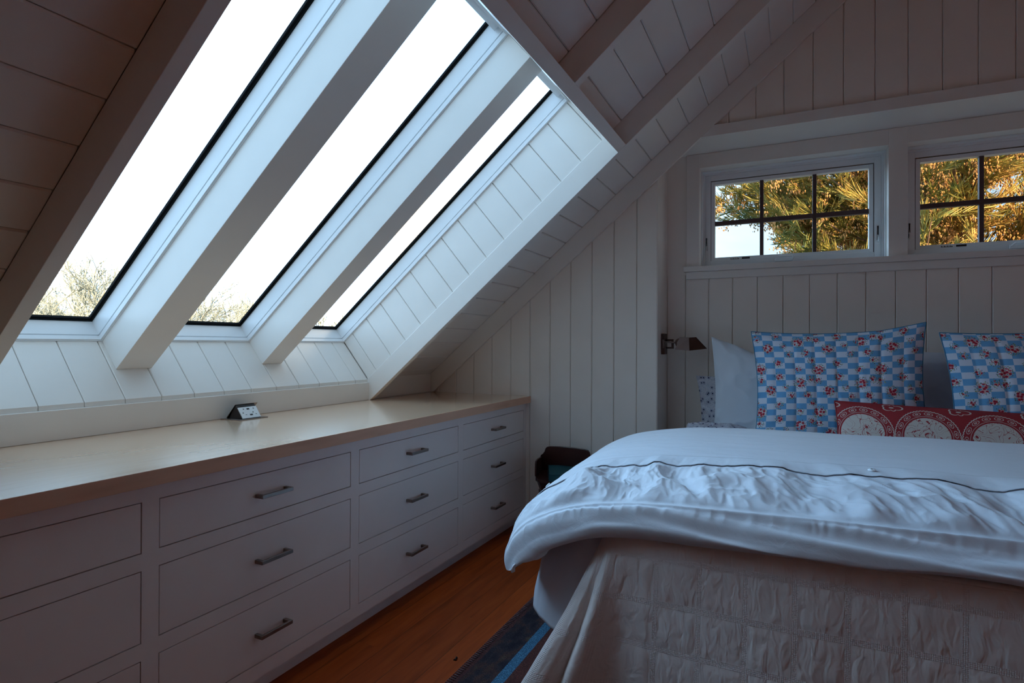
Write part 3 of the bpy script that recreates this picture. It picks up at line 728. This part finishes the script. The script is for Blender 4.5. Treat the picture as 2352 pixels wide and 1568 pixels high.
# ------------------------------------------------------------------ rug, fleck
t = thing('rug', (-1.133, .3, 0), 'dark navy and brown woven rug with a bright blue stripe, beside the bed', 'rug')
mb = MB(); mb.box((-1.131, .3, .0), (1.9, 3.3, .009)); mb.build('rug_field', 'rug', t, bevel=.002)
mb = MB(); y = .3
while y < 3.3:
    mb.tube([(-1.140, y + .004, .002), (-1.134, y + .003, .0105), (-1.112, y - .003, .0115)], .0024, 5); y += .0135
mb.build('edge_stitching', 'rug_stitch', t, smooth=True)
mb = MB()
for a, b_, c_ in (((-1.1905, 1.951, .001), (-1.188, 1.963, .008), (-1.189, 1.972, .001)), ((-1.196, 1.952, .001), (-1.189, 1.956, .004), (-1.183, 1.953, .001))):
    mb.tube([a, b_, c_], [.0015, .0045, .001], 6)
o = mb.build('leaf_fleck', 'black', smooth=True); tag(o, 'tiny black curled fleck lying on the wooden floor', 'debris')

# ------------------------------------------------------------------ bed
t = thing('bed', (.45, 2.95, 0), 'wide bed under the quilt and duvet, its head in the wall recess', 'bed')
mb = MB(); mb.box((-.53, 1.97, .30), (1.43, 3.90, .585)); mb.build('mattress', 'mattress', t, bevel=.03)
mb = MB(); mb.box((-.52, 1.98, .12), (1.42, 3.90, .295)); mb.build('box_spring', 'mattress', t, bevel=.01)
for x, y in ((-.45, 2.06), (1.35, 2.06), (-.45, 3.82), (1.35, 3.82)):
    mb = MB(); mb.tube([(x, y, .12), (x, y, .0095)], [.03, .025], 10); mb.build('leg', 'dark_wood', t)

def fbm(x, y, z=0, o=4):
    s_ = 0; a = 1; f = 1
    for _ in range(o): s_ += a * noise.noise(Vector((x * f, y * f, z * f))); a *= .5; f *= 2.03
    return s_
def lerp(a, b, t_): return a + (b - a) * t_
def interp(x, xs, ys):
    if x <= xs[0]: return ys[0]
    for i in range(len(xs) - 1):
        if x <= xs[i + 1]: return lerp(ys[i], ys[i + 1], (x - xs[i]) / (xs[i + 1] - xs[i]))
    return ys[-1]
def spline(x, xs, ys):
    """smooth curve through the points"""
    n = len(xs)
    if x <= xs[0]: return ys[0]
    if x >= xs[-1]: return ys[-1]
    for i in range(n - 1):
        if x <= xs[i + 1]:
            h_ = xs[i + 1] - xs[i]; t_ = (x - xs[i]) / h_
            a_, b_ = max(i - 1, 0), min(i + 2, n - 1)
            m0 = (ys[i + 1] - ys[a_]) / (xs[i + 1] - xs[a_]); m1 = (ys[b_] - ys[i]) / (xs[b_] - xs[i])
            t2, t3 = t_ * t_, t_ ** 3
            return (2 * t3 - 3 * t2 + 1) * ys[i] + (t3 - 2 * t2 + t_) * h_ * m0 + (3 * t2 - 2 * t3) * ys[i + 1] + (t3 - t2) * h_ * m1

# quilt: foot drape with a corner fold, small top return under the duvet
def quilt():
    mb = MB()
    UU = [0, .10, .17, .23, .28, .325, .365, .40, .44, .50, .60, .70]
    X0 = [-.585, -.585, -.585, -.580, -.572, -.560, -.545, -.525, -.490, -.42, -.32, -.22]
    Y0 = [2.75, 2.20, 2.06, 2.00, 1.965, 1.945, 1.935, 1.928, 1.925, 1.925, 1.925, 1.925]
    X1 = [-.66, -.67, -.74, -.865, -.80, -.735, -.700, -.625, -.548, -.44, -.33, -.23]
    Y1 = [2.75, 2.20, 2.00, 1.80, 1.785, 1.85, 1.800, 1.858, 1.905, 1.888, 1.882, 1.885]
    def plan(u, f):
        g = f ** 1.15
        x = lerp(spline(u, UU, X0), spline(u, UU, X1), g) + max(0, u - .70); y = lerp(spline(u, UU, Y0), spline(u, UU, Y1), g)
        if u > .40:
            k = min(1, (u - .40) / .2); y += k * f * (-.010 * sin((x + .3) * 8) + .012 * fbm(x * 2.2, 3.1, 0, 2))
        return x, y
    H = .60
    def sm_(x): x = max(0.0, min(1.0, x)); return x * x * (3 - 2 * x)
    def fn(a, b):
        u = a * 2.30
        if b < .12:
            q = b / .12; x, y = plan(u, 0)
            ix, iy = (max(x, -.50), max(y, 2.12))
            X = lerp(ix, x, q); Y = lerp(iy, y, q); Z = .615 - .012 * q ** 3
            return (X, Y, Z)
        f = (b - .12) / .88
        x, y = plan(u, f)
        if f < .08:
            q = f / .08; x0, y0 = plan(u, 0)
        Z = .603 - (H - .01) * f
        rnd = .012 * (1 - min(1, f / .05)) ** 2
        n_ = fbm(u * 4, f * 2.2, 5, 3) * .006
        du = abs(((u - .3175) / .136) % 1 - .5); dv = abs(((f * H + .010) / .146) % 1 - .5)
        puff = min(1, min(max(0, du - .08), max(0, dv - .09)) * 9) * .0016
        w_ = sm_((u - .36) / .16)
        return (x + (1 - w_) * (rnd * .5 + n_ - puff * .6), y + rnd * w_ + n_ * (.4 + .4 * w_) - puff * w_, Z)
    mb.grid(620, 240, fn, lambda a, b: (a * 2.30, (b - .12) / .88 * H + .010), flip=True)
    return mb
o = quilt().build('quilt', 'quilt', smooth=True)
sd = o.modifiers.new('thick', 'SOLIDIFY'); sd.thickness = .007; sd.offset = 1
tag(o, 'white windowpane-stitched quilt hanging over the foot of the bed', 'quilt')

# blanket hanging behind the quilt corner
def blanket():
    mb = MB()
    xs_ = [0, .12, .3, .5, .75, 1.0]
    def fn(a, b):
        X = spline(a, xs_, [-.62, -.80, -.905, -.915, -.905, -.90]); Y = spline(a, xs_, [1.99, 2.03, 2.12, 2.30, 2.7, 3.3])
        f = b; Z = lerp(.585, spline(a, xs_, [.165, .18, .205, .21, .21, .21]), f)
        X += -.03 * sin(f * 2.2) + .10 * (1 - f) + .012 * fbm(a * 7, f * 1.6, 1, 3); Y += .008 * fbm(a * 9, f * 2, 4, 2)
        return (X, Y, Z)
    mb.grid(90, 40, fn); return mb
o = blanket().build('blanket', 'sheet', smooth=True)
sd = o.modifiers.new('thick', 'SOLIDIFY'); sd.thickness = .006; sd.offset = 0
tag(o, 'smooth white blanket hanging below the duvet beside the quilt corner', 'blanket')

# duvet
DV = [0, .05, .11, .18, .27, .37, .47, .62, .80, .92, 1.0]
DY = [1.945, 1.880, 1.880, 1.925, 2.01, 2.10, 2.24, 2.60, 2.95, 3.08, 3.13]
DZ = [.616, .622, .672, .722, .757, .778, .797, .829, .838, .790, .700]
SX = [-.03, .04, .12, .20, .28, .36, .44, .52, 1.0]
def duvet_sec(s_, v):
    zt = spline(v, DV, DZ) if v > .18 else .722
    hz = interp(v, [.18, .3, 1], [.375, .355, .38])
    us = [0, .05, .11, .17, .24, .32, .40, .50, .80, 1.0]
    xa = [-.905, -.950, -.955, -.915, -.84, -.705, -.545, -.30, .9, 1.62]
    xb = [-.905, -.975, -.995, -.960, -.885, -.745, -.56, -.30, .9, 1.62]
    dd = [1.0, .90, .70, .48, .30, .135, .045, .0, -.01, .03]
    kf = min(1, max(0, (v - .18) / .20))
    X = spline(s_, us, [lerp(p, q, kf) for p, q in zip(xa, xb)]); d_ = spline(s_, us, dd)
    return X, zt - d_ * (zt - hz), d_
def duvet_pt(s_, v, disp=True):
    Y = spline(v, DV, DY)
    X, Z, d_ = duvet_sec(s_, max(v, .18))
    side = max(0.0, min(1.0, d_ * 2.2))
    if v < .18:      # front edge rolls inwards all round the section
        e = .01; x0, z0, _ = duvet_sec(max(0, s_ - e), .18); x1, z1, _ = duvet_sec(min(1, s_ + e), .18)
        tx, tz = x1 - x0, z1 - z0; ln = math.hypot(tx, tz) or 1
        off = spline(v, [0, .05, .11, .18], [.108, .100, .052, 0.0]) * (1 + .25 * side) * (.30 + .70 * min(1, s_ / .16)) * (1 + .10 * fbm(X * 2.3, 1.7, 0, 2))
        X += tz / ln * off; Z -= tx / ln * off
        Y += side * .02 * (1 - v / .18)
    if not disp: return Vector((X, Y, Z))
    nrm = Vector((-side * .9, -(1 - min(1, v / .35)) * .8 * (1 - side * .5), 1 - side * .6)).normalized()
    # rumples strongest between the seam and the buttoned opening
    def sm(x): x = max(0.0, min(1.0, x)); return x * x * (3 - 2 * x)
    ys = .178 + .008 * sin(X * 2.1); yb = .475 + .014 * sin(X * 2.3 + .8) + .002 * fbm(X * 3, 2.0, 1, 2)
    tt = (v - ys) / (yb - ys)                       # 0 at the seam, 1 at the buttoned hem
    band = sm(tt * 5) * (.35 + .65 * sm((1.0 - tt) * 5)) * (1 if tt < 1 else sm(1 - (tt - 1) * 5))
    warp = fbm(X * 1.7, v * 3, 9, 2)
    aX = X + (tt - .5) * .16 * sin(X * 2.3 + 1) + warp * .05
    n1 = fbm(aX * 6.2, v * 2.6 + warp * .8, 2, 2); n2 = fbm(aX * 15, v * 7 + warp, 7, 3); n3 = fbm(aX * 3.0, v * 6, 12, 2)
    h0 = sm(s_ / .10)
    h = h0 * band * (.040 * n1 + .010 * fbm(aX * 11, v * 3.4, 33, 2) + .009 * (1 - abs(n3)) ** 4 + .004 * n2 + .006 * (1 - abs(n2)) ** 3 + .004 * (1 - abs(fbm(aX * 21 + tt, v * 13, 44, 2))) ** 3 - .006)
    h_s = sm(s_ / .10)
    lowk = sm(v / .06) * sm((ys - v) / .02)
    h += lowk * h_s * (.026 * fbm(X * 1.3 + warp * .3, v * 17 + X * 1.6, 17, 2) + .003 * fbm(X * 6, v * 14, 4, 2))
    gather = math.exp(-((v - ys + .018) / .018) ** 2)
    h += h0 * gather * .0045 * (1 - abs(fbm(X * 24, v * 9, 5, 2))) ** 2
    top = sm((v - yb) / .08)
    h += top * (.0035 * (1 - abs(fbm(X * 1.6 + warp * .2, Y * 8, 21, 3))) ** 4 + .009 * fbm(X * 1.3, Y * 1.5, 30, 2))
    h += h0 * .012 * side * band * (1 - abs(fbm(Y * 9 + X, Z * 1.5, 31, 2))) ** 2
    h += .004 * math.exp(-((v - ys) / .005) ** 2) - .006 * math.exp(-((v - ys - .018) / .010) ** 2) * (.6 + .4 * n2)
    return Vector((X, Y, Z)) + nrm * h
def duvet():
    mb = MB(); mb.grid(760, 430, lambda a, b: duvet_pt(.045 + .955 * a, b), flip=False); return mb
t = thing('duvet', (.3, 2.7, .62), 'rumpled pale blue-white duvet with a buttoned hem, spread over the bed', 'duvet')
o = duvet().build('duvet_cover', 'duvet', t, smooth=True)
sd = o.modifiers.new('thick', 'SOLIDIFY'); sd.thickness = .012; sd.offset = -1
def on_duvet(s_, v):
    p = duvet_pt(s_, v); a = duvet_pt(s_ + .006, v) - duvet_pt(s_ - .006, v); b_ = duvet_pt(s_, v + .006) - duvet_pt(s_, v - .006)
    n_ = a.cross(b_).normalized(); return p, (n_ if n_.z > 0 else -n_)
def yb_at(s_):
    X = duvet_sec(s_, .47)[0]; return .475 + .014 * sin(X * 2.3 + .8) + .002 * fbm(X * 3, 2.0, 1, 2)
def band_mesh():
    mb = MB()
    def fn(a, b):
        a = .045 + .955 * a; v0 = yb_at(a); v = v0 - .016 + .055 * b; p = duvet_pt(a, v)
        e = .004; q = duvet_pt(min(1, a + e), v) - duvet_pt(max(0, a - e), v); r = duvet_pt(a, v + e) - duvet_pt(a, v - e)
        n_ = q.cross(r).normalized(); n_ = n_ if n_.z > 0 else -n_
        lift = .0030 * (1 - b) ** .7 * (1 + .35 * fbm(p.x * 9, 3, 3, 2)) + .0012
        return p + n_ * lift
    mb.grid(520, 14, fn); return mb
bo = band_mesh().build('button_band', 'duvet', t, smooth=True)
sd = bo.modifiers.new('thick', 'SOLIDIFY'); sd.thickness = .0018; sd.offset = 1
for s_, v in ((.206, .492), (.638, .500), (.760, .492)):
    p, n_ = on_duvet(s_, v)
    mb = MB(); mb.tube([p + n_ * .005, p + n_ * .009, p + n_ * .0112, p + n_ * .0112], [.0115, .0125, .0110, .0080], 18)
    b_ = mb.build('button', 'frame_white', t, smooth=True)
    mb = MB(); mb.tube([p + n_ * .0105, p + n_ * .0120], [.0040, .0040], 8); subpart(mb, 'thread', 'muntin', b_, t)

# ------------------------------------------------------------------ pillows
def pillow_fn(w, h, th, pinch=.05, quiltp=0.0, wr=.004, seed=0, flange=0.0):
    def f(u, v, side):
        a = 2 * u - 1; b = 2 * v - 1
        ra = 1 - pinch * (1 - b * b); rb = 1 - pinch * (1 - a * a)
        x = a * w / 2 * ra; y = b * h / 2 * rb
        prof_ = ((1 - abs(a) ** 3.2) * (1 - abs(b) ** 3.2)) ** .62
        t_ = th / 2 * prof_
        if quiltp:
            q = abs(((u * w) / quiltp) % 1 - .5) * 2; t_ *= 1 - .10 * (q ** 6)
        edge = min(1, (1 - abs(a)) * 8) * min(1, (1 - abs(b)) * 8)
        t_ += wr * edge * ((1 - abs(fbm(a * 2.2 + seed, b * 1.4, seed, 3))) ** 3 - .4)
        t_ += wr * 2.5 * (1 - edge) * fbm(a * 5 + seed, b * 5, seed + 3, 2) * min(1, (1 - abs(a)) * 30) * min(1, (1 - abs(b)) * 30)
        return x, y, t_ * side
    return f
def make_pillow(name, label, mat, w, h, th, base, lean, yaw, roll=0, cat='pillow', group=None, piping=None, quiltp=0, pinch=.05, seed=0, uvtop=False, wr=.004, corner=None, res=90):
    """base = middle of the lower hem; the pillow stands on it and leans back towards +Y by `lean`."""
    t = thing(name, base, label, cat, group)
    R = Matrix.Rotation(yaw, 3, 'Z') @ Matrix.Rotation(-lean, 3, 'X') @ Matrix.Rotation(roll, 3, 'Y')
    f = pillow_fn(w, h, th, pinch, quiltp, wr, seed)
    B = Vector(base)
    def place(x, y, z_):
        # face normal = -Y towards the room, local y up
        q = Vector((x, -z_, y + h / 2))
        if corner:
            k = corner(x / (w / 2), y / (h / 2)); q += Vector(k)
        return B + R @ q
    mb = MB()
    uvf = lambda u, v: ((u * w + seed * .013, (1 - v) * h) if uvtop else (u * w + seed * .013, v * h))
    mb.grid(res, res, lambda u, v: place(*f(u, v, 1)), uvf, flip=False)
    mb.grid(res, res, lambda u, v: place(*f(u, v, -1)), uvf, flip=True)
    o = mb.build('pillow_cover', mat, t, smooth=True)
    if piping:
        ring_ = [(i / 40, 0) for i in range(40)] + [(1, i / 40) for i in range(40)] + [(1 - i / 40, 1) for i in range(40)] + [(0, 1 - i / 40) for i in range(41)]
        mb = MB(); mb.tube([place(*f(u, v, 1)) for u, v in ring_], .0032, 6, caps=False); mb.build('piping', piping, t, smooth=True)
    return t
G1 = None
make_pillow('navy_floral_pillow', 'white pillow with small navy flowers peeking out behind the plain white pillow', 'navy', .66, .46, .10, (-.205, 3.865, .60), radians(3), radians(2), roll=radians(-3), seed=3, pinch=.07, wr=.010)
make_pillow('navy_floral_pillow', 'flat white pillow with small navy flowers, its frilled corner lying on the bed edge', 'navy', .34, .17, .07, (-.405, 3.46, .722), radians(78), radians(0), seed=5, pinch=.04, wr=.010)
def cornerL(a, b): 
    k = max(0, (-a - .4) / .6) * max(0, (b - .2) / .8)
    m_ = max(0, 1 - abs(a + .15) / .5) * max(0, b)
    return (-.015 * k, 0, .075 * k - .03 * m_)
make_pillow('white_pillow', 'plain white linen pillow with a pointed left corner, under the reading lamp', 'linen', .74, .60, .15, (-.065, 3.67, .62), radians(7), radians(0), seed=8, wr=.010, corner=cornerL, pinch=.04)
make_pillow('white_pillow', 'plain white pillow standing in shadow behind the two blue checked pillows', 'linen', .78, .60, .15, (.80, 3.72, .62), radians(6), radians(0), seed=11, wr=.006)
make_pillow('checked_pillow', 'blue and white checked pillow with red roses, the fully visible left one', 'plaid', .82, .67, .17, (.215, 3.44, .665), radians(9), radians(-1), roll=radians(-1.6), group='blue checked rose pillows', piping='piping', quiltp=.104, seed=0, pinch=.075, wr=.006, corner=lambda a, b: (0, 0, .02 * max(0, (a - .5) * 2) * max(0, b)), res=130)
make_pillow('checked_pillow', 'blue and white checked pillow with red roses, cut off at the right edge', 'plaid', .82, .66, .17, (1.105, 3.44, .675), radians(9), radians(0), roll=radians(-3), group='blue checked rose pillows', piping='piping', quiltp=.104, seed=9, pinch=.075, wr=.006, res=130)
make_pillow('red_pillow', 'long red pillow with white scalloped print, lying in front of the checked pillows', 'red_print', 1.20, .34, .16, (.78, 3.235, .615), radians(14), radians(0), seed=2, roll=radians(1.6), pinch=.03, uvtop=True, piping='red_print', wr=.004, res=110)

# ------------------------------------------------------------------ outside: ground, cedar, bare trees
mb = MB(); mb.box((-160, -120, -3.4), (120, 160, -3.0))
o = mb.build('ground', 'ground'); tag(o, 'dry winter ground far below the windows', 'ground', kind='structure')

def spray(mb, p, d, ln, n, spread, rnd, wd=.0055):
    """a cedar spray: a twig with many forward-swept needles (thin 3-sided blades)."""
    d = d.normalized(); side = d.cross(Vector((0, 0, 1))); side = side.normalized() if side.length > .1 else Vector((1, 0, 0)); up = side.cross(d)
    for i in range(n):
        t_ = i / n; q = p + d * (ln * .75 * t_) + Vector((0, 0, .10 * ln * t_ * t_))
        an = rnd.random() * 2 * pi; o_ = side * cos(an) + up * sin(an)
        dd = (d * (1.0 + .4 * rnd.random()) + o_ * spread * (1.1 - .6 * t_) + Vector((0, 0, .25))).normalized()
        l2 = ln * (.34 + .22 * rnd.random()) * (1.1 - .4 * t_)
        w_ = dd.cross(Vector((rnd.random() - .5, rnd.random() - .5, rnd.random() - .5))).normalized() * wd
        m_ = q + dd * l2 * .55 + Vector((0, 0, .02 * l2)); e = q + dd * l2 + Vector((0, 0, .10 * l2))
        b = len(mb.v); w3 = w_.cross(dd).normalized() * wd * .8
        mb.v += [tuple(q - w_ * .6), tuple(q + w_ * .6), tuple(m_ - w_), tuple(m_ + w_), tuple(e), tuple(m_ + w3)]
        mb.f += [(b, b + 1, b + 3, b + 2), (b + 2, b + 3, b + 4), (b, b + 2, b + 5), (b + 2, b + 4, b + 5), (b + 1, b + 5, b + 3), (b + 5, b + 4, b + 3)]
def cone_bunch(mb, p, n, rnd, r=.010):
    for i in range(n):
        c = p + Vector((rnd.gauss(0, .035), rnd.gauss(0, .035), -rnd.random() * .14))
        s_ = r * (.7 + .6 * rnd.random()); b = len(mb.v)
        mb.v += [tuple(c + Vector(q) * s_) for q in ((0, 0, 1.7), (1, 0, .3), (0, 1, .3), (-1, 0, .3), (0, -1, .3), (0, 0, -2.1))]
        mb.f += [(b, b + 1, b + 2), (b, b + 2, b + 3), (b, b + 3, b + 4), (b, b + 4, b + 1), (b + 5, b + 2, b + 1), (b + 5, b + 3, b + 2), (b + 5, b + 4, b + 3), (b + 5, b + 1, b + 4)]
rnd = random.Random(11)
t = thing('cedar_tree', (1.45, 7.7, -3.0), 'golden sunlit cedar with clusters of small cones outside the casement windows', 'tree')
mt, ms, mc = MB(), MB(), MB()
trunkc = lambda z_: Vector((1.45 + .03 * sin(z_ * 1.3), 7.7, z_))
mt.tube([trunkc(-3 + i * .6) for i in range(16)], [.24 - .011 * i for i in range(16)], 10)
def air(q):      # the crown's ragged outline: open air at its lower left and beside its tip
    if q.x < -.22 and q.z < 2.78 + .10 * sin(q.x * 9): return True
    return q.x > 2.15 and q.z > 3.05 + .25 * sin(q.x * 7)
for k in range(128):
    z_ = .9 + rnd.random() * 3.6
    if k > 104: z_ = 2.2 + rnd.random() * .7
    az = rnd.random() * 2 * pi if k > 78 else -pi / 2 + rnd.uniform(-1.75, 1.5)
    if k > 104: az = pi + rnd.uniform(-.35, .45)
    reach = (3.0 - .35 * z_ if cos(az) < 0 else 2.3 - .25 * z_) * (.6 + .5 * rnd.random())
    if reach < .35: reach = .35
    base = trunkc(z_); out = Vector((cos(az), sin(az) * .8, 0))
    pts = [base + out * reach * s_ + Vector((0, 0, .30 * reach * (s_ - .2) * s_ * 1.3)) + Vector((rnd.gauss(0, .02), rnd.gauss(0, .02), rnd.gauss(0, .02))) for s_ in (0, .25, .5, .75, 1)]
    if not any(air(p_) or p_.x < -.5 for p_ in pts[2:]): mt.tube(pts, [.026, .020, .015, .010, .005], 6)
    for j in range(24):
        s_ = .22 + .8 * (j / 24) ** .8; i0 = min(3, int(s_ * 4)); fr_ = min(1, s_ * 4 - i0); q = pts[i0].lerp(pts[i0 + 1], fr_)
        dd = (out * .8 + Vector((rnd.gauss(0, .75), rnd.gauss(0, .75), rnd.gauss(.30, .45)))).normalized()
        if air(q) or air(q + dd * .3): continue
        spray(ms, q, dd, .28 + .22 * rnd.random(), 20, .50, rnd)
        if rnd.random() < .42: cone_bunch(mc, q + dd * .22, 24, rnd, .0075)
mt.build('trunk', 'twig', t, smooth=True)
fo = ms.build('foliage', 'needles', t); co = mc.build('cone_clusters', 'cones', t)

def bare_tree(base, H, crown, seed, depth=6, label='', group=None, lean=0, thin=1.0, kids=(3, 4), wide=1.0):
    # H: height of the crown's top above the room floor
    r_ = random.Random(seed); mb = MB()
    t = thing('bare_tree', base, label, 'tree', group)
    def grow(p, d, ln, rad, lv):
        n = 4; pts = [p]; q = Vector(p); dd = Vector(d)
        for i in range(n):
            dd = (dd + Vector((r_.gauss(0, .13), r_.gauss(0, .13), r_.gauss(.02, .09)))).normalized(); q = q + dd * ln / n; pts.append(q.copy())
        mb.tube(pts, [rad * (1 - .38 * i / n) for i in range(n + 1)], 5 if lv < 2 else 3, caps=False)
        if lv >= depth: return
        for c in range(r_.randint(*kids)):
            s_ = r_.uniform(.35, 1.0); i0 = min(n - 1, int(s_ * n)); q0 = pts[i0].lerp(pts[i0 + 1], s_ * n - i0)
            ax_ = dd.orthogonal().normalized(); ax_.rotate(Matrix.Rotation(r_.random() * 2 * pi, 3, dd))
            a_ = r_.uniform(.40, .95)
            nd = (dd * cos(a_) + ax_ * sin(a_) + Vector((0, 0, .10))).normalized()
            grow(q0, nd, ln * r_.uniform(.62, .80), rad * .60, lv + 1)
    grow(Vector(base), Vector((lean, 0, 1)).normalized(), 3.0, .16 * thin, 0)
    zt = max(v[2] for v in mb.v); k = (H - base[2]) / (zt - base[2])
    mb.v = [(base[0] + (v[0] - base[0]) * k * wide, base[1] + (v[1] - base[1]) * k * wide, base[2] + (v[2] - base[2]) * k) for v in mb.v]
    mb.build('branches', 'bark', t); return t
# azimuth measured from +Y towards -X, seen through the skylights
def polar(az, dist, z_): a = radians(az); return (-sin(a) * dist, cos(a) * dist, z_)
bare_tree(polar(63.0, 30, -3), 5.3, 4, 3, 6, 'pale leafless tree with a round crown, low at the left of the nearest skylight', 'bare trees beyond the skylights', kids=(3, 5), thin=1.1, wide=1.15)
bare_tree(polar(60.2, 37, -3), 5.8, 4, 5, 6, 'pale leafless tree at the right edge of the nearest skylight, beside the round crown', 'bare trees beyond the skylights', kids=(3, 4), thin=1.2, wide=1.1)
for i, (az, ds, h_, nm) in enumerate(((54.9, 48, 4.6, 'distant leafless tree low at the left of the middle skylight'), (52.6, 62, 5.7, 'distant leafless tree low in the middle of the middle skylight'),
                                     (50.2, 78, 6.6, 'distant leafless tree low at the right of the middle skylight'), (43.7, 56, 4.5, 'distant leafless tree at the bottom left of the narrowest looking skylight'),
                                     (41.9, 72, 5.1, 'distant leafless tree at the bottom right of the narrowest looking skylight'))):
    bare_tree(polar(az, ds, -3), h_ + .9, 4, 20 + i, 5, nm, 'bare trees beyond the skylights', thin=1.9, kids=(3, 5), wide=.85)

# ------------------------------------------------------------------ sky and sun
w = bpy.data.worlds.new('sky'); scene.world = w; w.use_nodes = True
nt = w.node_tree; nt.nodes.clear()
outw = nt.nodes.new('ShaderNodeOutputWorld'); bg = nt.nodes.new('ShaderNodeBackground')
tc = nt.nodes.new('ShaderNodeTexCoord'); sp = nt.nodes.new('ShaderNodeSeparateXYZ'); L(nt, tc.outputs['Generated'], sp.inputs[0])
# haze: brightest low in the west (-X), clear blue to the north-east
hz = math_n(nt, 'MULTIPLY', math_n(nt, 'ADD', math_n(nt, 'MULTIPLY', sp.outputs[0], -1.0), .12), 1.6)
hz = math_n(nt, 'MINIMUM', math_n(nt, 'MAXIMUM', math_n(nt, 'SUBTRACT', hz, math_n(nt, 'MULTIPLY', sp.outputs[2], .25)), 0.0), 1.0)
el = math_n(nt, 'MINIMUM', math_n(nt, 'MAXIMUM', math_n(nt, 'MULTIPLY', sp.outputs[2], 1.3), 0.0), 1.0)
west = mixc(nt, el, (.86, 1.33, 1.90), (.27, .84, 1.66))
skyc = mixc(nt, hz, (.25, .34, .42), west)
mp = nt.nodes.new('ShaderNodeMapping'); mp.inputs['Scale'].default_value = (1.2, 1.2, 3.2); L(nt, tc.outputs['Generated'], mp.inputs[0])
nz = N(nt, 'ShaderNodeTexNoise', i_Scale=2.3, i_Detail=5.0, i_Roughness=.55, i_Distortion=.4); L(nt, mp.outputs[0], nz.inputs['Vector'])
cl = ramp(nt, nz.outputs[0], [(.40, (0, 0, 0)), (.56, (1, 1, 1))])
clf = math_n(nt, 'MULTIPLY', cl, math_n(nt, 'ADD', .2, math_n(nt, 'MULTIPLY', hz, .7)))
skyc = mixc(nt, clf, skyc, mixc(nt, hz, (.36, .41, .45), (1.08, 1.56, 2.0)))
dt = nt.nodes.new('ShaderNodeVectorMath'); dt.operation = 'DOT_PRODUCT'; L(nt, tc.outputs['Generated'], dt.inputs[0]); dt.inputs[1].default_value = (-.86, .12, .50)
glow = math_n(nt, 'ADD', .62, math_n(nt, 'MULTIPLY', math_n(nt, 'POWER', math_n(nt, 'MAXIMUM', dt.outputs['Value'], 0.0), 4.0), 1.35))
glow = math_n(nt, 'MULTIPLY', glow, math_n(nt, 'SUBTRACT', 1.0, math_n(nt, 'MULTIPLY', math_n(nt, 'MAXIMUM', math_n(nt, 'MULTIPLY', sp.outputs[1], -1.0), 0.0), .45)))
gl = nt.nodes.new('ShaderNodeVectorMath'); gl.operation = 'SCALE'; L(nt, skyc, gl.inputs[0]); L(nt, glow, gl.inputs['Scale'])
skyc = mixc(nt, hz, skyc, gl.outputs[0])
L(nt, skyc, bg.inputs[0]); bg.inputs[1].default_value = 1.0
L(nt, bg.outputs[0], outw.inputs[0])
sl = bpy.data.lights.new('sun', 'SUN'); sl.energy = 6.5; sl.color = (1.0, .80, .56); sl.angle = radians(.8)
so = bpy.data.objects.new('sun', sl); col.objects.link(so)
sd_ = Vector((.60, -.80, .48)).normalized(); so.rotation_euler = sd_.to_track_quat('Z', 'Y').to_euler(); so.location = (4, -8, 6)

# ------------------------------------------------------------------ camera
f_px, yaw, pit, rol = 1330.4748, .4508, .004, .0033
fw = Vector((-sin(yaw), cos(yaw), 0)); rt = Vector((cos(yaw), sin(yaw), 0)); up = Vector((0, 0, 1))
fw2 = fw * cos(pit) + up * sin(pit); up2 = up * cos(pit) - fw * sin(pit)
rt3 = rt * cos(rol) + up2 * sin(rol); up3 = up2 * cos(rol) - rt * sin(rol)
cam = bpy.data.cameras.new('camera'); cam.sensor_width = 36; cam.lens = 36 * f_px / 2352; cam.clip_start = .02; cam.clip_end = 500
co_ = bpy.data.objects.new('camera', cam); col.objects.link(co_)
mw = Matrix((rt3, up3, -fw2)).transposed().to_4x4(); mw.translation = Vector((0, 0, 1.242)); co_.matrix_world = mw
scene.camera = co_

for o in set(ORG):
    if '_o' in o: del o['_o']
# look
vs = scene.view_settings; vs.view_transform = 'Standard'; vs.look = 'None'; vs.gamma = 1; vs.use_curve_mapping = False
vs.exposure = 1.42
cy = scene.cycles
cy.max_bounces = 10; cy.diffuse_bounces = 6; cy.glossy_bounces = 4; cy.transparent_max_bounces = 12; cy.transmission_bounces = 4
cy.caustics_reflective = False; cy.caustics_refractive = False; cy.sample_clamp_indirect = 6
cy.use_denoising = True
try: cy.denoiser = 'OPENIMAGEDENOISE'
except Exception: pass
